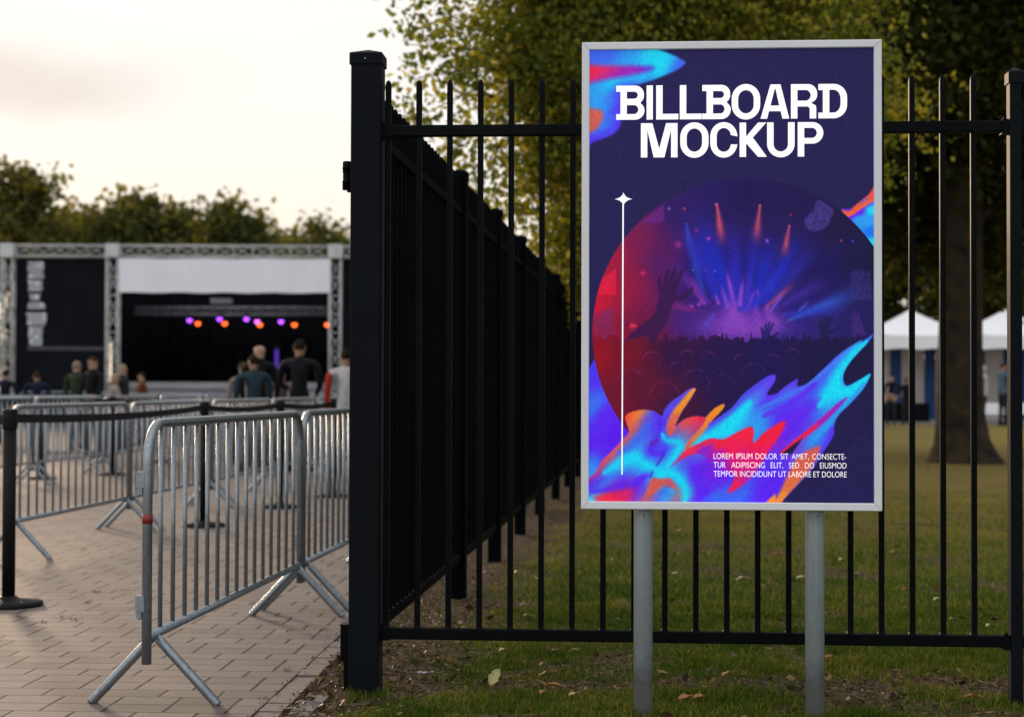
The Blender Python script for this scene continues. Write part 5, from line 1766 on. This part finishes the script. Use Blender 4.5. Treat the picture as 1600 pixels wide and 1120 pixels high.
# at the tents
person(1392, 585, 57, "person in black at the tent, nearest the board's edge", (0.010, 0.010, 0.011), "dark", face=2.8, raise_arms=.4)
person(1416, 590, 58.5, "person in black bending over the first tent's counter", (0.012, 0.012, 0.014), "dark", face=.4, raise_arms=.8, wide=1.2)
person(1537, 571, 54, "person in a white shirt and cap beside the trunk", (0.9, 0.9, 0.92), "brown", cap=(0.5, 0.48, 0.46), face=1.2, raise_arms=.5)
person(1567, 566, 55.5, "person in a light blue shirt under the second tent", (0.16, 0.26, 0.34), "brown", face=-1.2, raise_arms=.7)


# ------------------------------------------------------------------ tents
def tent(px, Y, lab, wall_cols, wdt=3.75):
    c = at(px, 607, Y)
    root = empty("market_tent", (c.x, Y + wdt / 2, 0), -.05)
    tag(root, lab, "tent", "white peaked tents")
    ze = at(px, 522, Y).z; zv = at(px, 544, Y).z; za = at(px, 484, Y + wdt / 2).z
    h = wdt / 2
    mb = MB()
    N_ = 8
    corners = [(-h, -h), (h, -h), (h, h), (-h, h)]
    rings = []
    for i in range(N_ + 1):
        t = i / N_
        sc_ = 1 - t
        z = ze + (za - ze) * (t ** 1.18)
        ring = []
        for k in range(4):
            a_, b_ = corners[k], corners[(k + 1) % 4]
            for j in range(4):
                u = j / 4
                x = (a_[0] * (1 - u) + b_[0] * u); y_ = (a_[1] * (1 - u) + b_[1] * u)
                ring.append((x * max(sc_, .012), y_ * max(sc_, .012), z - .06 * math.sin(math.pi * u) * sc_))
        rings.append(ring)
    mb.loft(rings, False)
    mb.build("roof", TENT, root)
    mb = MB()
    for k in range(4):
        a_, b_ = corners[k], corners[(k + 1) % 4]
        n0 = None
        for j in range(13):
            u = j / 12
            x = (a_[0] * (1 - u) + b_[0] * u); y_ = (a_[1] * (1 - u) + b_[1] * u)
            n1_ = mb.add([(x * 1.006, y_ * 1.006, ze - .045), (x * 1.006, y_ * 1.006, zv - .05 * math.sin(math.pi * u * 3) ** 2)])
            if n0 is not None: mb.face((n0, n0 + 1, n1_ + 1, n1_))
            n0 = n1_
    o_ = mb.build("valance", TENT, root)
    sm_ = o_.modifiers.new("thick", 'SOLIDIFY'); sm_.thickness = .01
    for (x, y_) in corners:
        mb = MB(); mb.prism(x * .97, y_ * .97, 0, ze - .06, .06, .06, .006); mb.build("pole", TENT, root)
    # back and side cloth: strips
    n_ = len(wall_cols)
    for i, cm in enumerate(wall_cols):
        x0_ = -h * .93 + 1.86 * h * i / n_; x1_ = -h * .93 + 1.86 * h * (i + 1) / n_ - .02
        mb = MB(); mb.box(x0_, h * .90, .06, x1_, h * .90 + .02, ze - .1); mb.build("wall_panel", cm, root)
    return root


tent(1441, 61, "white peaked tent between the board's edge and the trunk, blue and cream walls", [TENT_WALL, TENT_BLUE, TENT_WALL, TENT_BLUE, TENT_WALL, TENT_WALL, TENT_BLUE, TENT_WALL])
tent(1594, 61, "white peaked tent beyond the trunk with dark blue walls, cut by the picture edge", [TENT_BLUE, TENT_BLUE, TENT_WALL, TENT_BLUE, TENT_BLUE])
for px, lab, wd in ((1405, "low counter with a black cloth in the first tent", 2.0), (1570, "long table with a pale cloth in front of the blue walled tent", 2.6)):
    c = at(px, 607, 60)
    o = empty("market_table", (c.x, 60, 0))
    tag(o, lab, "table")
    dark = px < 1500
    mt_ = STAGE_BLACK if dark else TENT
    mb = MB(); mb.box(-wd / 2, -.35, .72, wd / 2, .35, .75); mb.build("tabletop", mt_, o)
    mb = MB()
    hh = .35 if not dark else .08
    mb.box(-wd / 2 - .01, -.365, hh, wd / 2 + .01, -.352, .745); mb.build("table_skirt", mt_, o)
    for sx_ in (-1, 1):
        for sy_ in (-1, 1):
            mb = MB(); mb.prism(sx_ * (wd / 2 - .08), sy_ * .28, 0, .719, .04, .04, .004); mb.build("leg", TRUSS_DIM, o)


# ------------------------------------------------------------------ trees
def crown_np(blobs, n, leaf, seed, clump=38, sig=0.42, shell=0.45, holes=0.0, droop=0.35):
    r = np.random.default_rng(seed)
    vol = np.array([b_[1][0] * b_[1][1] * b_[1][2] for b_ in blobs]) ** 0.72
    if len(blobs[0]) > 2: vol = vol * np.array([b_[2] for b_ in blobs])
    vol /= vol.sum()
    Cs = []
    tints = []
    m_tot = n // clump
    for (b_, fr) in zip(blobs, vol):
        m_ = max(1, int(m_tot * fr))
        d = r.normal(size=(m_, 3)); d /= np.linalg.norm(d, axis=1)[:, None]
        rad = r.random(m_) ** shell
        # lumpy outline
        lum = 0.84 + 0.22 * np.sin(d[:, 0] * 5 + seed) * np.sin(d[:, 1] * 4 + seed * 2) + 0.13 * np.sin(d[:, 2] * 7 + d[:, 0] * 6 + seed)
        Cs.append(np.array(b_[0]) + d * rad[:, None] * lum[:, None] * np.array(b_[1]))
        tints.append(r.normal(0.45, 0.26, m_))
    Cc = np.concatenate(Cs); tint = np.concatenate(tints)
    Cc = np.repeat(Cc, clump, 0); tint = np.repeat(tint, clump)
    N_ = len(Cc)
    sg = sig * r.uniform(.5, 1.3, N_)[:, None]
    pos = Cc + np.clip(r.normal(size=(N_, 3)), -1.7, 1.7) * sg * np.array([1, 1, .7])
    a = r.normal(size=(N_, 3)); a[:, 2] -= droop; a /= np.linalg.norm(a, axis=1)[:, None]
    b_ = np.cross(a, r.normal(size=(N_, 3))); b_ /= np.linalg.norm(b_, axis=1)[:, None]
    nn = np.cross(a, b_)
    L = leaf * r.uniform(.65, 1.25, N_)[:, None]
    V = np.stack([pos, pos + a * L * .5 + b_ * L * .30 + nn * L * .08, pos + a * L, pos + a * L * .5 - b_ * L * .30 + nn * L * .08], 1).reshape(-1, 3)
    k = np.arange(N_)[:, None] * 4
    tn = np.clip(tint + r.normal(0, .13, N_), 0, 1)
    return V, k + np.array([[0, 1, 2, 3]]), np.repeat(tn, 4)


def tree(name, base, lab, grp, trunk_pts, trunk_r, blobs, n, leaf, seed, mat, limbs=(), **kw):
    root = empty(name, base)
    tag(root, lab, "tree", grp)
    B = np.array(base)
    mb = MB()
    tp_ = [Vector(p) - Vector(base) for p in trunk_pts]
    mb.tube(tp_, list(trunk_r), 14)
    for lp, lr in limbs:
        mb.tube([Vector(p) - Vector(base) for p in lp], list(lr), 7)
    mb.build("trunk", BARK, root)
    blobs2 = [tuple([tuple(np.array(b_[0]) - B)] + list(b_[1:])) for b_ in blobs]
    V, Fq, t_ = crown_np(blobs2, n, leaf, seed, **kw)
    np_mesh("crown", V, Fq, mat, root, {"tint": t_})
    return root


LEAF_WARM = leaf_mat("autumn_green_leaf", (0.050, 0.076, 0.014), (0.140, 0.160, 0.028), (0.44, 0.37, 0.062), trans=0.48)
LEAF_DARK = leaf_mat("deep_green_leaf", (0.020, 0.030, 0.008), (0.044, 0.054, 0.012), (0.12, 0.105, 0.022), trans=0.4)
LEAF_FAR = leaf_mat("far_green_leaf", (0.036, 0.050, 0.020), (0.085, 0.096, 0.030), (0.24, 0.20, 0.055), trans=0.5, scale=.25)

# lime tree behind the board (its trunk hidden by the board)
bt = ground(1170, 770); bt = Vector((bt.x, 19.2, 0)); bt.x = at(1170, 600, 19.2).x
bl = []
for (px, py, Y, rx, rz_) in [(1010, 60, 19.5, 1.7, 1.7), (900, 10, 19, 1.5, 1.4), (1100, -60, 20, 2.0, 1.8), (1200, 120, 20, 2.0, 1.7), (880, 190, 18.6, 1.1, 1.2), (960, 260, 19.5, 1.2, 1.2), (1040, 330, 20.2, 1.4, 1.1), (850, -60, 18.4, 1.0, 1.0), (950, -230, 19.5, 1.8, 1.5),
                             (830, 80, 18.2, .6, .8), (905, 350, 19.8, .6, .8), (900, 420, 20.4, .5, .6), (960, 420, 20.6, .8, .6), (855, 250, 18.5, .45, .6)]:
    q = at(px, py, Y); bl.append((tuple(q), (rx, rx * 1.05, rz_)))
lims = []
for px, py, Y in [(800, 60, 18.2), (860, 200, 18.6), (950, 20, 19.3), (900, 380, 20), (1250, 60, 20), (1080, -100, 19.6), (690, 110, 17.6), (1050, 260, 20)]:
    e = at(px, py, Y)
    st_ = Vector((bt.x - .05, bt.y, 2.4 + random.uniform(-.3, .9)))
    mid = (st_ + e) / 2 + Vector((0, 0, .35))
    lims.append(([st_, mid, e], (.085, .045, .012)))
tree("lime_tree", tuple(bt), "yellow green lime tree whose crown fills the sky above the fence beside the board", "park trees behind the fence",
     [(bt.x, bt.y, -.1), (bt.x, bt.y, .25), (bt.x - .03, bt.y, 2.4), (bt.x - .1, bt.y, 4.5), (bt.x - .3, bt.y, 6.5)], (.3, .2, .16, .11, .04), bl, 98000, .096, 4, LEAF_WARM, lims, sig=.25, clump=38)
# sparse outer sprays of the same crown are their own loose blobs
lime = [o for o in bpy.data.objects if o.name.startswith("lime_tree")][0]
bl = []
for (px, py, Y, rx, rz_) in [(705, 20, 17.4, .6, .5), (665, 55, 17.0, .45, .30), (650, 120, 16.8, .36, .25), (668, 180, 16.8, .36, .2), (725, 110, 17.4, .55, .5), (760, 60, 17.8, .5, .6), (790, 150, 17.8, .5, .6), (745, 205, 17.6, .55, .40), (705, 250, 17.6, .35, .25), (770, 280, 18.0, .40, .35), (735, 320, 18, .3, .25), (810, 330, 18.6, .40, .35), (850, 385, 19.4, .35, .3), (660, -30, 17.2, .6, .4), (730, -40, 17.6, .6, .4)]:
    q = at(px, py, Y) - bt; bl.append((tuple(q), (rx, rx, rz_)))
V, Fq, t_ = crown_np(bl, 2600, .100, 9, sig=.13, clump=9, shell=.7)
o = np_mesh("crown_sprays", V, Fq, LEAF_WARM, lime, {"tint": t_})
mb = MB()
for (px, py, Y, rx, rz_) in [(700, 30, 17.4, .5, .4), (640, 70, 17.0, .4, .3), (640, 125, 16.8, .3, .2), (650, 185, 16.8, .3, .2), (740, 210, 17.6, .5, .4), (690, 255, 17.6, .35, .25), (735, 325, 18, .3, .25), (810, 330, 18.6, .4, .35)]:
    e = at(px, py, Y) - bt; st_ = at(850, 120, 18.4) - bt
    mb.tube([st_, (st_ + e) / 2 + Vector((0, 0, .12)), e], [.022, .012, .004], 5)
mb.build("twigs", BARK, lime)

# big shade tree with the thick trunk
bq = ground(1500, 722)
by0 = bq.y
tx = bq.x


def tp2(px, py): q = at(px, py, by0); return (q.x, q.y, q.z)


tr_pts = [tp2(1506, 735), tp2(1505, 715), tp2(1503, 690), tp2(1501, 650), tp2(1500, 560), tp2(1502, 450), tp2(1504, 300), tp2(1510, 150), tp2(1500, 0), tp2(1490, -150)]
tr_r = (.78, .60, .47, .405, .37, .35, .34, .32, .26, .15)
bl = []
for (px, py, Y, rx, rz_) in [(1500, 60, 27, 3.2, 2.4), (1300, 40, 26, 2.8, 2.0), (1650, 100, 27, 3.0, 2.4), (1420, 200, 29, 2.4, 1.8), (1600, 280, 29, 2.4, 1.7), (1480, 360, 31, 2.4, 1.3), (1250, 250, 29, 2.4, 2.0), (1150, 60, 27, 2.4, 1.8), (1400, -150, 27, 4.0, 2.2), (1620, -120, 26, 3.4, 2.2), (1400, 400, 30, 1.2, .8), (1580, 420, 30, 1.2, .7),
                             (1350, 330, 30, 2.0, 1.4), (1100, 200, 29, 2.0, 1.6), (1150, -150, 28, 3.2, 2.2), (1590, 200, 31, 2.6, 2.0), (1440, 300, 32, 2.6, 2.0), (1560, 60, 31, 3.0, 2.4), (1400, 60, 31, 3.0, 2.4), (1600, 350, 33, 2.4, 1.5)]:
    q = at(px, py, Y); bl.append((tuple(q), (rx, rx, rz_)))
lims = []
for px, py, Y, z0 in [(1300, 60, 26, 4.6), (1650, 150, 26.5, 4.8), (1420, 240, 29, 4.2), (1600, 330, 29, 3.8), (1200, 120, 28, 5.5), (1400, -100, 26.5, 6.0)]:
    e = at(px, py, Y); st_ = Vector((tx, by0, z0)); lims.append(([st_, (st_ + e) / 2 + Vector((0, 0, .3)), e], (.17, .09, .02)))
tree("shade_tree", (tx, by0, 0), "big dark shade tree with a thick flared trunk between the two tents", "park trees behind the fence", tr_pts, tr_r, bl, 88000, .17, 14, LEAF_DARK, lims, sig=.42, clump=40)

# trees beyond
far = []
def far_tree(px, ytop, hw, Y, lab, grp, seed, n=9000, mat=LEAF_FAR, leaf=.42, sparse=False):
    top = at(px, ytop, Y); pxm = F / Y
    hgt_ = top.z; rad = hw / pxm
    x = top.x
    r_ = random.Random(seed)
    bl_ = []
    zc_ = hgt_ - rad * .95
    bl_.append(((x, Y, max(zc_, hgt_ * .5)), (rad * .85, rad * .85, min(rad, hgt_ * .42)), 1.0))
    for i in range(7):
        a_ = r_.uniform(0, 6.28)
        bl_.append(((x + math.cos(a_) * rad * .62, Y + math.sin(a_) * rad * .6, r_.uniform(hgt_ * .35, hgt_ * .86)), (rad * r_.uniform(.35, .55),) * 2 + (rad * r_.uniform(.3, .5),), .8))
    for i in range(9):
        a_ = R(-8 + 196 * (i + r_.uniform(-.3, .3)) / 8)
        bl_.append(((x + math.cos(a_) * rad * .92, Y + r_.uniform(-.3, .3) * rad, max(zc_, hgt_ * .5) + math.sin(a_) * min(rad, hgt_ * .42) * .92), (rad * .24, rad * .24, rad * .22), .22))
    for i in range(3):
        bl_.append(((x + r_.uniform(-.45, .45) * rad, Y + r_.uniform(-.4, .4) * rad, hgt_ - rad * .28 * r_.uniform(.9, 1.6)), (rad * .28, rad * .28, rad * .3), .6))
    lm = []
    for i in range(5):
        b_ = bl_[i + 1][0]; st_ = Vector((x, Y, hgt_ * .28)); e = Vector(b_); lm.append(([st_, (st_ + e) / 2 + Vector((0, 0, .3)), e], (.12, .08, .03)))
    tree("broadleaf_tree", (x, Y, 0), lab, grp, [(x, Y, -.1), (x, Y, .6), (x + .1, Y, hgt_ * .4), (x, Y, hgt_ * .8)], (.34, .26, .2, .06), bl_, n, leaf, seed, mat, lm, sig=.5 if not sparse else .6, clump=26 if not sparse else 14, shell=.5)


gT = "trees behind the stage"
for i, (px, yt, hw, Y, lab, n, sp_) in enumerate([
    (20, 262, 105, 82, "tallest dark tree at the picture edge above the black side screen", 11000, False),
    (122, 336, 74, 88, "lower tree filling the dip between the tallest dark tree and the next crown", 9000, False),
    (200, 303, 72, 84, "round topped tree behind the stage above the first inner truss tower", 8000, False),
    (286, 322, 74, 86, "broad tree behind the middle of the stage roof, above the white banner", 8000, False),
    (368, 318, 68, 82, "bushy tree behind the stage with a pointed crown above the lamps", 8000, False),
    (455, 372, 38, 92, "low tree showing in the bright gap behind the stage", 2200, True),
    (497, 346, 50, 90, "thin leafed tree with sky showing through, near the corner post", 2300, True),
    (548, 372, 44, 94, "thin low tree peeping out just beside the corner post", 2500, True)]):
    far_tree(px, yt, hw, Y, lab, gT, 100 + i, n, sparse=sp_)
gU = "trees beyond the tents"
for i, (px, yt, hw, Y, lab) in enumerate([
    (640, 430, 60, 90, "low tree hidden behind the receding fence, next to the stage"),
    (760, 445, 60, 90, "low tree behind the receding fence, beyond its middle posts"),
    (850, 440, 60, 92, "low tree at the far end of the receding fence"),
    (960, 330, 110, 80, "tall tree far behind the board's near edge"),
    (1130, 280, 120, 84, "tall tree far behind the middle of the board"),
    (1300, 270, 120, 82, "tall tree far behind the board's far edge"),
    (1430, 300, 100, 80, "dark tree rising directly behind the first tent"),
    (1540, 290, 100, 82, "dark tree rising behind the trunk and the second tent"),
    (1660, 280, 120, 80, "dark tree behind the second tent at the picture edge")]):
    far_tree(px, yt, hw, Y, lab, gU, 200 + i, 12000, LEAF_DARK, .5)
V, Fq, t_ = crown_np([((x, 112.0 + 9 * math.sin(x * .13), 3.6), (4.6, 3.0, 4.6 + 1.3 * math.sin(x * .41)), 1.0) for x in np.arange(-150, -34, 4.6)], 26000, .55, 78, sig=.7, clump=24, shell=.6)
o = np_mesh("woods", V, Fq, LEAF_FAR, None, {"tint": t_})
tag(o, "distant low wood closing the horizon beyond the square", "woods", kind="stuff")
# clipped dark hedge behind the tents
hx0, hx1 = 3.0, 30.0
V, Fq, t_ = crown_np([((x, 72.0, 1.6), (1.6, .9, 2.6), 1.0) for x in np.arange(hx0, hx1, 1.5)], 26000, .30, 77, sig=.35, clump=24, shell=.6)
o = np_mesh("hedge", V, Fq, LEAF_DARK, None, {"tint": t_})
tag(o, "long dark hedge behind the tents", "hedge")

# ------------------------------------------------------------------ render settings
scene.view_settings.view_transform = 'Standard'
scene.view_settings.look = 'None'
scene.view_settings.exposure = 0.0
scene.view_settings.gamma = 1.0
scene.cycles.use_denoising = True
try:
    scene.cycles.denoiser = 'OPENIMAGEDENOISE'
    scene.cycles.denoising_input_passes = 'RGB_ALBEDO_NORMAL'
except Exception:
    pass
scene.cycles.max_bounces = 8
scene.cycles.sample_clamp_indirect = 8
